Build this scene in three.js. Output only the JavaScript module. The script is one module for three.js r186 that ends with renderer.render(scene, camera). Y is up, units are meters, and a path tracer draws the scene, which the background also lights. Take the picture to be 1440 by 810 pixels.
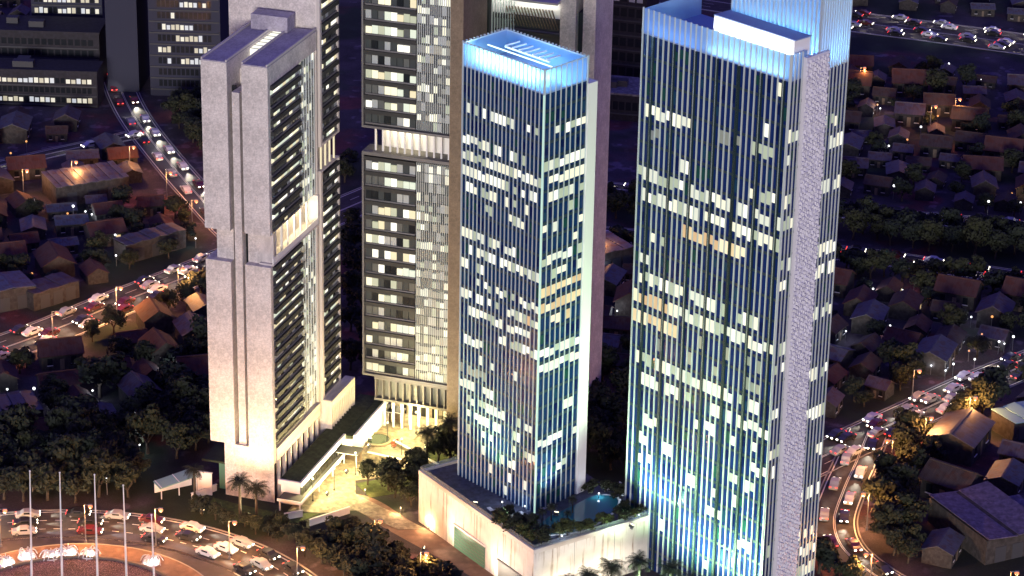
import * as THREE from 'three';
import { mergeGeometries } from 'three/addons/utils/BufferGeometryUtils.js';
import { RoundedBoxGeometry } from 'three/addons/geometries/RoundedBoxGeometry.js';
import { RectAreaLightUniformsLib } from 'three/addons/lights/RectAreaLightUniformsLib.js';

// ---------- camera, sky, sun, exposure ----------
const scene = new THREE.Scene();
const camera = new THREE.PerspectiveCamera(11.563, 16 / 9, 5, 5000);
camera.position.set(0, 250.068, 589.123);
camera.up.set(-0.019197, 0.920335, -0.390659);
camera.lookAt(0, 0, 0);
const renderer = new THREE.WebGLRenderer({ antialias: true });
renderer.toneMapping = THREE.LinearToneMapping;
renderer.toneMappingExposure = 1.0;
renderer.shadowMap.enabled = true;
RectAreaLightUniformsLib.init();
{ // deep blue dusk sky, violet towards the horizon, the same all round
  const W = 128, H = 64, d = new Float32Array(W * H * 4);
  for (let y = 0; y < H; y++) {
    const el = Math.max(0, ((y + 0.5) / H - 0.5) * 2), k = Math.pow(el, 0.55);
    for (let x = 0; x < W; x++) {
      const i = (y * W + x) * 4;
      d[i] = 0.15 + (0.06 - 0.15) * k; d[i + 1] = 0.11 + (0.062 - 0.11) * k; d[i + 2] = 0.28 + (0.46 - 0.28) * k; d[i + 3] = 1;
    }
  }
  const t = new THREE.DataTexture(d, W, H, THREE.RGBAFormat, THREE.FloatType);
  t.mapping = THREE.EquirectangularReflectionMapping; t.magFilter = THREE.LinearFilter; t.needsUpdate = true;
  scene.background = t; scene.environment = t;
}
const sun = new THREE.DirectionalLight(new THREE.Color(1, 0.92, 0.84), 2.4); // last afterglow low behind the camera
sun.position.set(-40, 46, 480); sun.target.position.set(0, 0, 0);
sun.castShadow = true; sun.shadow.radius = 24; sun.shadow.mapSize.set(4096, 4096);
Object.assign(sun.shadow.camera, { left: -220, right: 220, top: 220, bottom: -220, near: 1, far: 1500 });
scene.add(sun, sun.target);

// ---------- helpers ----------
const rng = (s) => () => { s = (s + 0x6d2b79f5) | 0; let t = Math.imul(s ^ (s >>> 15), 1 | s); t = (t + Math.imul(t ^ (t >>> 7), 61 | t)) ^ t; return ((t ^ (t >>> 14)) >>> 0) / 4294967296; };
const lin = (r, g, b) => new THREE.Color().setRGB(r, g, b);
const lerp = (a, b, t) => a + (b - a) * t, clamp = (x, a = 0, b = 1) => Math.min(b, Math.max(a, x));
const hash = (x, y, s) => { let h = Math.imul(x | 0, 374761393) ^ Math.imul(y | 0, 668265263) ^ Math.imul(s | 0, 1274126177); h = Math.imul(h ^ (h >>> 13), 1274126177); return ((h ^ (h >>> 16)) >>> 0) / 4294967296; };
const vnoise = (x, y, per, s) => {
  const ix = Math.floor(x), iy = Math.floor(y), fx = x - ix, fy = y - iy, u = fx * fx * (3 - 2 * fx), v = fy * fy * (3 - 2 * fy), m = (a) => ((a % per) + per) % per;
  return lerp(lerp(hash(m(ix), m(iy), s), hash(m(ix + 1), m(iy), s), u), lerp(hash(m(ix), m(iy + 1), s), hash(m(ix + 1), m(iy + 1), s), u), v);
};
const fbm = (x, y, per, s, o = 4) => { let a = 0.5, t = 0, n = 0; for (let i = 0; i < o; i++) { t += a * vnoise(x, y, per, s + i * 17); n += a; a *= 0.5; x *= 2; y *= 2; per *= 2; } return t / n; };
function texture(N, f, metres, srgb = true) { // f(u, v) -> [r, g, b] 0..1
  const d = new Uint8Array(N * N * 4);
  for (let y = 0; y < N; y++) for (let x = 0; x < N; x++) { const c = f(x / N, y / N), i = (y * N + x) * 4; d[i] = clamp(c[0]) * 255; d[i + 1] = clamp(c[1]) * 255; d[i + 2] = clamp(c[2]) * 255; d[i + 3] = 255; }
  const t = new THREE.DataTexture(d, N, N); t.wrapS = t.wrapT = THREE.RepeatWrapping; t.magFilter = THREE.LinearFilter; t.minFilter = THREE.LinearMipmapLinearFilter; t.generateMipmaps = true;
  if (srgb) t.colorSpace = THREE.SRGBColorSpace;
  t.repeat.set(1 / metres, 1 / metres); t.needsUpdate = true; return t;
}
const grey = (v) => [v, v, v];
const TX = {
  stone: texture(512, (u, v) => { const a = fbm(u * 8, v * 8, 8, 3), b = fbm(u * 40, v * 40, 40, 9, 3), s = hash(u * 512, v * 512, 5); const k = 0.78 + 0.2 * (a - 0.5) + 0.22 * (b - 0.5) + 0.07 * (s - 0.5) + 0.1; return [k, k * 0.985, k * 0.975]; }, 9),
  streak: texture(512, (u, v) => { const a = fbm(u * 8, v * 8, 8, 31), c = Math.max(0, fbm(u * 30, v * 2, 30, 77, 4) - 0.6) * 1.6 * fbm(u * 6, v * 6, 6, 55), s = hash(u * 512, v * 512, 5); const k = 0.93 + 0.12 * (a - 0.5) + 0.05 * (s - 0.5) - c; return [k, k * (1 - c * 0.25), k * (1 - c * 0.5)]; }, 11),
  mottle: texture(512, (u, v) => { const k = 0.72 + 0.5 * (fbm(u * 10, v * 10, 10, 21, 5) - 0.5) + 0.16 * (hash(u * 512, v * 512, 8) - 0.5); return grey(k); }, 6),
  asphalt: texture(512, (u, v) => { const k = 0.7 + 0.35 * (fbm(u * 6, v * 6, 6, 41, 5) - 0.5) + 0.22 * (hash(u * 512, v * 512, 2) - 0.5); return [k, k * 0.98, k]; }, 7),
  grain: texture(512, (u, v) => { const s = hash(u * 256, v * 256, 12), a = fbm(u * 12, v * 12, 12, 14); const k = 0.35 + 0.75 * s * s + 0.2 * (a - 0.5); return [k, k * (0.8 + 0.12 * s), k * (0.85 + 0.2 * a)]; }, 26),
  roof: texture(256, (u, v) => { const r = 0.5 + 0.5 * Math.sin(u * Math.PI * 2 * 24), p = fbm(u * 6, v * 6, 6, 61, 4), rust = clamp((p - 0.55) * 5); const k = 0.62 + 0.2 * (fbm(u * 20, v * 3, 20, 71, 3) - 0.5) + 0.1 * r; return [k, k * (1 - 0.18 * rust), k * (1 - 0.3 * rust)]; }, 6),
  ground: texture(2048, (u, v) => {
    const a = fbm(u * 14, v * 14, 14, 101, 5), b = fbm(u * 60, v * 60, 60, 131, 4), c = fbm(u * 25 + a * 2, v * 25, 25, 151, 4), s = hash(u * 2048, v * 2048, 33);
    let k = 0.27 + 0.2 * (b - 0.5) + 0.1 * (s - 0.5);
    const green = clamp((a - 0.52) * 8), red = clamp((c - 0.55) * 7) * (1 - green), pale = clamp((fbm(u * 110, v * 110, 110, 171, 3) - 0.66) * 9) * (1 - green);
    return [k * (1 - 0.55 * green + 0.45 * red) + 0.16 * pale, k * (0.92 - 0.22 * green - 0.15 * red) + 0.15 * pale, k * (1 - 0.55 * green - 0.2 * red) + 0.17 * pale];
  }, 300),
};
const mat = (c, rough = 0.8, o = {}) => new THREE.MeshStandardMaterial({ color: Array.isArray(c) ? lin(...c) : c, roughness: rough, metalness: 0, ...o });
const phys = (c, rough, o = {}) => new THREE.MeshPhysicalMaterial({ color: lin(...c), roughness: rough, metalness: 0, ...o });
const glow = (c, k) => new THREE.MeshStandardMaterial({ color: lin(0.2, 0.2, 0.2), emissive: lin(...c), emissiveIntensity: k, roughness: 0.6 });
const M = {
  stone: mat([0.80, 0.76, 0.74], 0.85, { map: TX.stone }),
  stoneStain: mat([0.86, 0.82, 0.75], 0.85, { map: TX.streak }),
  concrete: mat([0.36, 0.35, 0.36], 0.85, { map: TX.mottle }),
  white: mat([0.82, 0.81, 0.8], 0.6),
  tan: mat([0.24, 0.19, 0.14], 0.8, { map: TX.stone }), deepGrey: mat([0.045, 0.047, 0.055], 0.7), black: mat([0.010, 0.011, 0.013], 0.7),
  slab: mat([0.022, 0.023, 0.026], 0.6), greyMetal: mat([0.2, 0.2, 0.21], 0.5, { metalness: 0.3 }),  // slab: near-black tone stands for shade between floors
  roofTop: mat([0.46, 0.44, 0.55], 0.9, { map: TX.stone }),
  glassR: phys([0.009, 0.024, 0.125], 0.14, { specularIntensity: 0.4 }), glassM: phys([0.008, 0.03, 0.11], 0.14, { specularIntensity: 0.4 }),
  glassDim: phys([0.014, 0.05, 0.11], 0.2, { specularIntensity: 0.4 }), glassDeep: phys([0.005, 0.012, 0.075], 0.14, { specularIntensity: 0.4 }), glassTeal: phys([0.013, 0.06, 0.06], 0.2, { specularIntensity: 0.4 }),
  glassDark: phys([0.012, 0.015, 0.02], 0.18), glassGrey: phys([0.12, 0.13, 0.13], 0.3), glassPale: phys([0.42, 0.46, 0.47], 0.35), glassMid: phys([0.055, 0.065, 0.07], 0.25),  // glassPale: pale base colour in place of reflections
  fin: mat([0.5, 0.55, 0.55], 0.45), finBlue: mat([0.46, 0.54, 0.57], 0.45), finDark: mat([0.012, 0.03, 0.035], 0.5), spandrel: mat([0.012, 0.03, 0.05], 0.45),
  crownGlass: phys([0.55, 0.76, 0.97], 0.6, { transmission: 0.78, thickness: 0, ior: 1.3 }), crownWall: mat([0.42, 0.55, 0.72], 0.6), crownDeck: mat([0.22, 0.3, 0.5], 0.7),
  greenGlass: phys([0.16, 0.34, 0.25], 0.2, { transmission: 0.35, thickness: 0 }), greenRoof: mat([0.075, 0.1, 0.055], 0.95, { map: TX.mottle }),
  asphalt: mat([0.115, 0.105, 0.1], 0.9, { map: TX.asphalt }), blueAsphalt: mat([0.08, 0.08, 0.12], 0.7, { map: TX.asphalt }), paverRed: mat([0.42, 0.27, 0.19], 0.85, { map: TX.asphalt }), plaza: mat([0.52, 0.45, 0.33], 0.8, { map: TX.mottle }), plazaGrain: mat([0.32, 0.25, 0.27], 0.9, { map: TX.grain }),
  kerb: mat([0.3, 0.29, 0.27], 0.85), paint: mat([0.78, 0.74, 0.62], 0.7), lawn: mat([0.11, 0.15, 0.035], 0.95, { map: TX.mottle }),
  ground: mat([0.72, 0.66, 0.72], 0.95, { map: TX.ground }), water: phys([0.03, 0.16, 0.2], 0.06), pondWater: phys([0.03, 0.05, 0.028], 0.08),
  railGlass: phys([0.75, 0.8, 0.85], 0.1, { transmission: 0.9, thickness: 0 }), deckBlue: mat([0.13, 0.14, 0.24], 0.6, { map: TX.mottle }),
  // lit things
  win: [glow([1, 0.93, 0.62], 1.05), glow([1, 0.97, 0.82], 1.25), glow([0.9, 1, 0.78], 0.75), glow([1, 0.86, 0.5], 0.8), glow([0.88, 0.95, 0.6], 0.45)],
  winCool: [glow([1, 0.97, 0.78], 1.15), glow([1, 0.95, 0.68], 0.9), glow([0.8, 0.95, 0.6], 0.4), glow([0.97, 1, 0.8], 0.7)],
  winOrange: [glow([1, 0.56, 0.18], 0.6), glow([1, 0.7, 0.3], 0.75), glow([1, 0.82, 0.5], 0.95)],
  winDim: [glow([0.55, 0.62, 0.42], 0.16), glow([0.5, 0.6, 0.6], 0.12), glow([0.9, 0.8, 0.5], 0.22)],
  winFar: [glow([1, 0.95, 0.75], 0.75), glow([1, 0.9, 0.6], 0.5), glow([0.9, 0.95, 1], 0.6)],
  lightBox: glow([1, 0.97, 0.88], 1.25), lightCyan: glow([0.78, 1, 0.95], 1.5), cornerGlow: glow([0.6, 0.95, 0.8], 0.7), skylight: glow([1, 0.98, 0.82], 1.2), lobby: glow([1, 0.85, 0.45], 1.2), stripBlue: glow([0.45, 0.75, 1], 0.8),
  lampOrange: glow([1, 0.21, 0.04], 1.6), lampWhite: glow([0.95, 0.97, 1], 2.5), lampWarm: glow([1, 0.42, 0.1], 1.3), lampGlobe: glow([1, 0.88, 0.8], 1.1), head: glow([1, 0.93, 0.72], 9), tail: glow([1, 0.035, 0.02], 2.4), flood: glow([1, 0.9, 0.6], 3),
};
M.paleWall = M.white;
const taken = {};
const numbered = (n) => { const k = (taken[n] = (taken[n] ?? -1) + 1); return k ? n + '_' + String(k).padStart(3, '0') : n; };
function tag(o, label, category, group, kind) { Object.assign(o.userData, label ? { label } : {}, category ? { category } : {}, group ? { group } : {}, kind ? { kind } : {}); return o; }
function thing(name, label, category, x = 0, z = 0, turn = 0, group) { const g = new THREE.Group(); g.name = numbered(name); g.position.set(x, 0, z); g.rotation.y = turn; scene.add(g); return tag(g, label, category, group); }
function copy(src, x, y, z, turn, label, group) { const c = src.clone(); c.name = numbered(src.name.replace(/_\d{3}$/, '')); c.userData = { ...src.userData }; c.position.set(x, y, z); c.rotation.y = turn; if (label) c.userData.label = label; if (group) c.userData.group = group; scene.add(c); return c; }
function put(parent, name, geo, m) { const o = new THREE.Mesh(geo, m); o.name = name; o.castShadow = o.receiveShadow = true; parent.add(o); return o; }
function ground(name, geo, m, y = 0) { const o = new THREE.Mesh(geo, m); o.name = numbered(name); o.receiveShadow = true; o.position.y = y; o.userData.kind = 'structure'; scene.add(o); return o; }
const UNIT = new THREE.BoxGeometry(1, 1, 1);
function boxM(w, h, d) { const g = new THREE.BoxGeometry(w, h, d), uv = g.attributes.uv, s = [[d, h], [d, h], [w, d], [w, d], [w, h], [w, h]]; for (let i = 0; i < 24; i++) { const [a, b] = s[i >> 2]; uv.setXY(i, uv.getX(i) * a, uv.getY(i) * b); } return g; }
// unit box part stretched between two corners in the thing's own axes
function bar(parent, name, m, x0, x1, y0, y1, z0, z1) { const o = put(parent, name, UNIT, m); o.position.set((x0 + x1) / 2, (y0 + y1) / 2, (z0 + z1) / 2); o.scale.set(Math.abs(x1 - x0), Math.abs(y1 - y0), Math.abs(z1 - z0)); return o; }
// the same with uv in metres, for textured masses
function mass(parent, name, m, x0, x1, y0, y1, z0, z1) { const o = put(parent, name, boxM(x1 - x0, y1 - y0, Math.abs(z1 - z0)), m); o.position.set((x0 + x1) / 2, (y0 + y1) / 2, (z0 + z1) / 2); return o; }
function prism(poly, y0, y1) { // plan polygon [[x, z]...] -> closed solid, uv in metres
  const pos = [], uv = [], idx = [], n = poly.length; let area = 0;
  for (let i = 0; i < n; i++) { const a = poly[i], b = poly[(i + 1) % n]; area += a[0] * b[1] - b[0] * a[1]; }
  const P = area > 0 ? [...poly].reverse() : poly; let run = 0;
  for (let i = 0; i < n; i++) { const a = P[i], b = P[(i + 1) % n], L = Math.hypot(b[0] - a[0], b[1] - a[1]), k = pos.length / 3; pos.push(a[0], y0, a[1], b[0], y0, b[1], b[0], y1, b[1], a[0], y1, a[1]); uv.push(run, y0, run + L, y0, run + L, y1, run, y1); idx.push(k, k + 1, k + 2, k, k + 2, k + 3); run += L; }
  const tri = THREE.ShapeUtils.triangulateShape(P.map((p) => new THREE.Vector2(p[0], p[1])), []);
  for (const [y, up] of [[y1, 1], [y0, 0]]) { const k = pos.length / 3; for (const p of P) { pos.push(p[0], y, p[1]); uv.push(p[0], p[1]); } for (const t of tri) { const [a, b, c] = t, A = P[a], B = P[b], Cc = P[c], s = (B[0] - A[0]) * (Cc[1] - A[1]) - (B[1] - A[1]) * (Cc[0] - A[0]); ((s < 0) === !!up) ? idx.push(k + a, k + b, k + c) : idx.push(k + a, k + c, k + b); } }
  const g = new THREE.BufferGeometry(); g.setAttribute('position', new THREE.Float32BufferAttribute(pos, 3)); g.setAttribute('uv', new THREE.Float32BufferAttribute(uv, 2)); g.setIndex(idx);
  const h = g.toNonIndexed(); h.computeVertexNormals(); return h;
}
// a facade: local x along the wall (left to right seen from outside), z outwards
function facade(root, p0, p1) {
  const dx = p1[0] - p0[0], dz = p1[1] - p0[1], L = Math.hypot(dx, dz), th = Math.atan2(-dz, dx), c = Math.cos(th), s = Math.sin(th), ox = p0[0] - root.position.x, oz = p0[1] - root.position.z;
  return { L, th, at: (u, d) => [ox + c * u + s * d, oz - s * u + c * d],
    bar(name, m, u0, u1, y0, y1, d0, d1, parent = root) { const o = put(parent, name, UNIT, m), u = (u0 + u1) / 2, d = (d0 + d1) / 2; o.position.set(ox + c * u + s * d, (y0 + y1) / 2, oz - s * u + c * d); o.rotation.y = th; o.scale.set(u1 - u0, y1 - y0, d1 - d0); return o; } };
}
const area = (c, k, w, h, from, to) => { const l = new THREE.RectAreaLight(lin(...c), k, w, h); l.position.set(...from); l.lookAt(...to); scene.add(l); return l; };
const spot = (c, k, ang, from, to, pen = 0.6, soft = 10) => { const l = new THREE.SpotLight(lin(...c), k, 0, ang, pen, 2); l.position.set(...from); l.target.position.set(...to); l.castShadow = true; l.shadow.radius = soft; scene.add(l, l.target); return l; };
const point = (c, k, x, y, z, soft = 8) => { const l = new THREE.PointLight(lin(...c), k, 0, 2); l.position.set(x, y, z); l.castShadow = true; l.shadow.radius = soft; scene.add(l); return l; };
const TURN = -Math.atan2(0.31, 0.951);                              // the two stone towers share this bearing
const toWorld = (o, x, z) => [o[0] + 0.951 * x - 0.31 * z, o[1] + 0.31 * x + 0.951 * z];

// ---------- ground, roads ----------
{
  const g = new THREE.PlaneGeometry(2400, 2400, 1, 1); g.rotateX(-Math.PI / 2); const uv = g.attributes.uv; for (let i = 0; i < 4; i++) uv.setXY(i, uv.getX(i) * 2400 + 37, uv.getY(i) * 2400 + 11);
  ground('ground', g, M.ground, 0);
}
function curve(pts) { return new THREE.CatmullRomCurve3(pts.map((p) => new THREE.Vector3(p[0], 0, p[1])), false, 'centripetal'); }
function ribbon(c, off, w, seg = 60, t0 = 0, t1 = 1) {
  const pos = [], uv = [], idx = []; let run = 0, last = null;
  for (let i = 0; i <= seg; i++) {
    const t = lerp(t0, t1, i / seg), p = c.getPointAt(t), d = c.getTangentAt(t), nx = -d.z, nz = d.x; if (last) run += p.distanceTo(last); last = p;
    for (const s of [-1, 1]) { pos.push(p.x + nx * (off + s * w / 2), 0, p.z + nz * (off + s * w / 2)); uv.push(s * w / 2 + off, run); }
    if (i) { const k = i * 2; idx.push(k - 2, k - 1, k, k - 1, k + 1, k); }
  }
  const g = new THREE.BufferGeometry(); g.setAttribute('position', new THREE.Float32BufferAttribute(pos, 3)); g.setAttribute('uv', new THREE.Float32BufferAttribute(uv, 2)); g.setIndex(idx); g.computeVertexNormals();
  if (g.attributes.normal.getY(0) < 0) { const a = g.index.array; for (let i = 0; i < a.length; i += 3) { const t = a[i]; a[i] = a[i + 1]; a[i + 1] = t; } g.computeVertexNormals(); }
  return g;
}
const ROADS = [];
function road(name, pts, w, lanes, y, m = M.asphalt, opt = {}) {
  const c = curve(pts), L = c.getLength(); ROADS.push({ c, w, L, name, y, pts: c.getSpacedPoints(40) });
  const r = ground(name, ribbon(c, 0, w), m, y);
  const line = (n, off, ww, t0 = 0, t1 = 1, seg = 40) => { const o = put(r, n, ribbon(c, off, ww, seg, t0, t1), M.paint); o.position.y = 0.006; return o; };
  if (lanes > 1 && !opt.plain) {
    line('edge_line', -w / 2 + 0.5, 0.24); line('edge_line', w / 2 - 0.5, 0.24);
    const lw = (w - 1.2) / lanes;
    for (let i = 1; i < lanes; i++) { const off = -w / 2 + 0.6 + lw * i; if (i * 2 === lanes) { line('centre_line', off - 0.15, 0.14); line('centre_line', off + 0.15, 0.14); } else { const n = Math.floor(L / 9); for (let k = 0; k < Math.min(n, 60); k++) line('lane_mark', off, 0.14, (k + 0.2) / n, (k + 0.55) / n, 3); } }
  }
  for (const s of [-1, 1]) { const k = put(r, 'kerb', kerbGeo(c, s * (w / 2 + 0.14), 0.26, 0.13), M.kerb); k.position.y = -y; }
  return { c, w, L, lanes, y };
}
function kerbGeo(c, off, w, h, seg = 60) {
  const pos = [], idx = [];
  for (let i = 0; i <= seg; i++) { const p = c.getPointAt(i / seg), d = c.getTangentAt(i / seg), nx = -d.z, nz = d.x; for (const [o, y] of [[-w / 2, 0], [-w / 2, h], [w / 2, h], [w / 2, 0]]) pos.push(p.x + nx * (off + o), y, p.z + nz * (off + o)); if (i) for (let k = 0; k < 3; k++) { const a = (i - 1) * 4 + k, b = i * 4 + k; idx.push(a, a + 1, b, a + 1, b + 1, b); } }
  const g = new THREE.BufferGeometry(); g.setAttribute('position', new THREE.Float32BufferAttribute(pos, 3)); g.setIndex(idx); const h2 = g.toNonIndexed(); h2.computeVertexNormals(); return h2;
}
const RD = {
  west: road('avenue', [[-116.11, 46.59], [-99.49, 28.84], [-86.37, 12.29], [-69.64, -7.76], [-53.59, -29.38], [-28.37, -62.43], [-14.85, -79.1]], 12.5, 4, 0.012),
  north: road('curving_road', [[-121.45, -203.06], [-112.39, -164.06], [-106.37, -133.99], [-98.84, -108.27], [-86.87, -77.69], [-75.03, -50.34], [-65.21, -28.78], [-55.35, -11.01]], 8.5, 2, 0.018, M.blueAsphalt),
  lane: road('side_road', [[-136.78, -63.94], [-116.69, -80.65], [-107.02, -87.94], [-97.89, -95.32]], 6, 2, 0.008),
  highway: road('highway', [[28.19, -234.04], [95.74, -203.85], [121.36, -194.03], [152.02, -181.53]], 19, 6, 0.012),
  upper: road('upper_road', [[10.03, -67.93], [23.98, -63.78], [80.3, -50.51], [103.81, -46.62], [131.83, -40.73]], 8, 2, 0.012),
  lower: road('lower_road', [[9.83, -36.25], [23.23, -33.33], [77.65, -24.16], [99.89, -17.08], [126.1, -7.44]], 9, 2, 0.016),
  east: road('avenue', [[119.96, 28.29], [102.41, 43], [85.32, 59.48], [61.94, 82.82], [44.52, 101.07]], 10.5, 4, 0.012),
  slip: road('slip_road', [[72.73, 70.41], [68.65, 84.74], [64.88, 97.22], [61.79, 110.62], [62.42, 120.51], [66.69, 129.93], [74.99, 141.48]], 8.5, 2, 0.02),
};
// driveway and roundabout
const drive = curve([[-35.26, 104.41], [-28.37, 105.9], [-20.51, 114.86], [-9.52, 126.73], [3.61, 141.68]]);
ground('driveway', ribbon(drive, 0, 5.6), M.paverRed, 0.016);
ROADS.push({ c: drive, w: 5.6, L: drive.getLength(), name: 'driveway', y: 0.016, pts: drive.getSpacedPoints(40) });
const RING = [-81.1, 169], RIN = 34.5, PLZ = [-77.2, 152.5];
const circ = (r0, r1, n = 160) => { const g = new THREE.RingGeometry(r0, r1, n, 1); g.rotateX(-Math.PI / 2); const p = g.attributes.position, uv = g.attributes.uv; for (let i = 0; i < p.count; i++) uv.setXY(i, p.getX(i), p.getZ(i)); return g; };
{
  const r = ground('ring_road', circ(0.1, 57.4), M.asphalt, 0.02); r.position.set(RING[0], 0.02, RING[1]);
  for (const [a, b] of [[56.6, 56.9], [46.5, 46.8]]) put(r, 'edge_line', circ(a, b), M.paint).position.y = 0.006;
  for (const rad of [53.4, 50]) for (let k = 0; k < 44; k++) { const g = new THREE.RingGeometry(rad - 0.1, rad + 0.1, 6, 1, 0.35 + k * 0.055, 0.026); g.rotateX(-Math.PI / 2); put(r, 'lane_mark', g, M.paint).position.y = 0.006; }
  const kb = new THREE.LatheGeometry([[57.4, 0], [57.4, 0.13], [57.7, 0.13], [57.7, 0]].map((p) => new THREE.Vector2(...p)), 160); put(r, 'kerb', kb, M.kerb).position.y = -0.02;
  const b = ground('inner_lane', circ(27.3, 33), M.blueAsphalt, 0.026); b.position.set(PLZ[0], 0.026, PLZ[1]);
  const w = ground('ring_walk', circ(21.9, 27.4), M.paverRed, 0.15); w.position.set(PLZ[0], 0.15, PLZ[1]);
  put(w, 'kerb', new THREE.LatheGeometry([[27.4, -0.15], [27.4, 0.012], [27.7, 0.012], [27.7, -0.15]].map((p) => new THREE.Vector2(...p)), 160), M.kerb);
  put(w, 'coping', new THREE.LatheGeometry([[21.6, 0], [21.6, 0.5], [22.2, 0.5], [22.2, 0]].map((p) => new THREE.Vector2(...p)), 160), M.tan);
  const dsc = ground('fountain_basin', circ(0.05, 21.6), M.plazaGrain, 0.3); dsc.position.set(PLZ[0], 0.3, PLZ[1]);
}
// ---------- stone tower beside the plaza ----------
// window floors on a wall: floor slabs coloured near-black for the shadow gaps, with panes between them. axis 'x': wall faces +z and runs along x; axis 'z': wall faces +x and runs along -z
function windowFloors(t, axis, face, a0, a1, y0, y1, n, panes, seed, opt = {}) {
  const R = rng(seed), fh = (y1 - y0) / n, w = (a1 - a0) / panes, sh = opt.shelf ?? 0.95, out = opt.out ?? 0.7;
  const B = (name, m, u0, u1, ya, yb, d0, d1) => axis === 'x' ? bar(t, name, m, u0, u1, ya, yb, face + d0, face + d1) : bar(t, name, m, face + d0, face + d1, ya, yb, -u1, -u0);
  for (let f = 0; f < n; f++) {
    const y = y0 + f * fh; B('shadow_slab', M.slab, a0 - 0.15, a1 + 0.15, y + fh - sh, y + fh, -0.3, out);
    B('window_sill', opt.sill ?? M.concrete, a0, a1, y + 0.02, y + 0.34, -0.3, 0.16);
    const lively = R(), p = opt.p ?? 0.33, rowp = lively < 0.3 ? p * 0.25 : lively > 0.78 ? Math.min(0.95, p * 2.1) : p; let prev = false;
    for (let k = 0; k < panes; k++) {
      const lit = R() < (prev ? rowp * 0.6 + 0.3 : rowp * 0.85), blind = lit && R() < 0.3; prev = lit;
      const m = lit ? M.win[Math.floor(R() * 5)] : [M.glassGrey, M.glassMid, M.glassPale, M.glassMid, M.glassDark][Math.floor(R() * 5)], top = y + fh - sh;
      B(lit ? 'lit_window' : 'window', m, a0 + k * w + 0.07, a0 + (k + 1) * w - 0.07, y + 0.36, blind ? lerp(y + 0.36, top, 0.7) : top - 0.02, -0.3, -0.02);
    }
  }
}
// glazed strip of small panes between slim mullions
function glassStrip(t, axis, face, a0, a1, y0, y1, n, cols, seed, p, opt = {}) {
  const R = rng(seed), fh = (y1 - y0) / n, w = (a1 - a0) / cols;
  const B = (name, m, u0, u1, ya, yb, d0, d1) => axis === 'x' ? bar(t, name, m, u0, u1, ya, yb, face + d0, face + d1) : bar(t, name, m, face + d0, face + d1, ya, yb, -u1, -u0);
  for (let f = 0; f < n; f++) { const rp = p * (0.4 + 1.3 * R()); for (let k = 0; k < cols; k++) { const lit = R() < rp, v = R(), h = fh * (0.55 + 0.35 * R()); B(lit ? 'lit_window' : 'window', lit ? (v < 0.45 ? M.winDim[Math.floor(R() * 3)] : M.winCool[Math.floor(R() * 4)]) : (v < 0.3 ? M.glassPale : v < 0.75 ? M.glassGrey : M.glassMid), a0 + k * w + 0.05, a0 + (k + 1) * w - 0.05, y0 + f * fh + 0.1, y0 + f * fh + (lit ? h : fh - 0.15), -0.3, 0.02); } }
  const nm = opt.mul ?? cols, wm = (a1 - a0) / nm; for (let k = 0; k <= nm; k++) B('mullion', opt.mullion ?? M.fin, a0 + k * wm - 0.05, a0 + k * wm + 0.05, y0, y1, -0.1, 0.2);
}
const A0 = [-44.43, 106.86];
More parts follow.
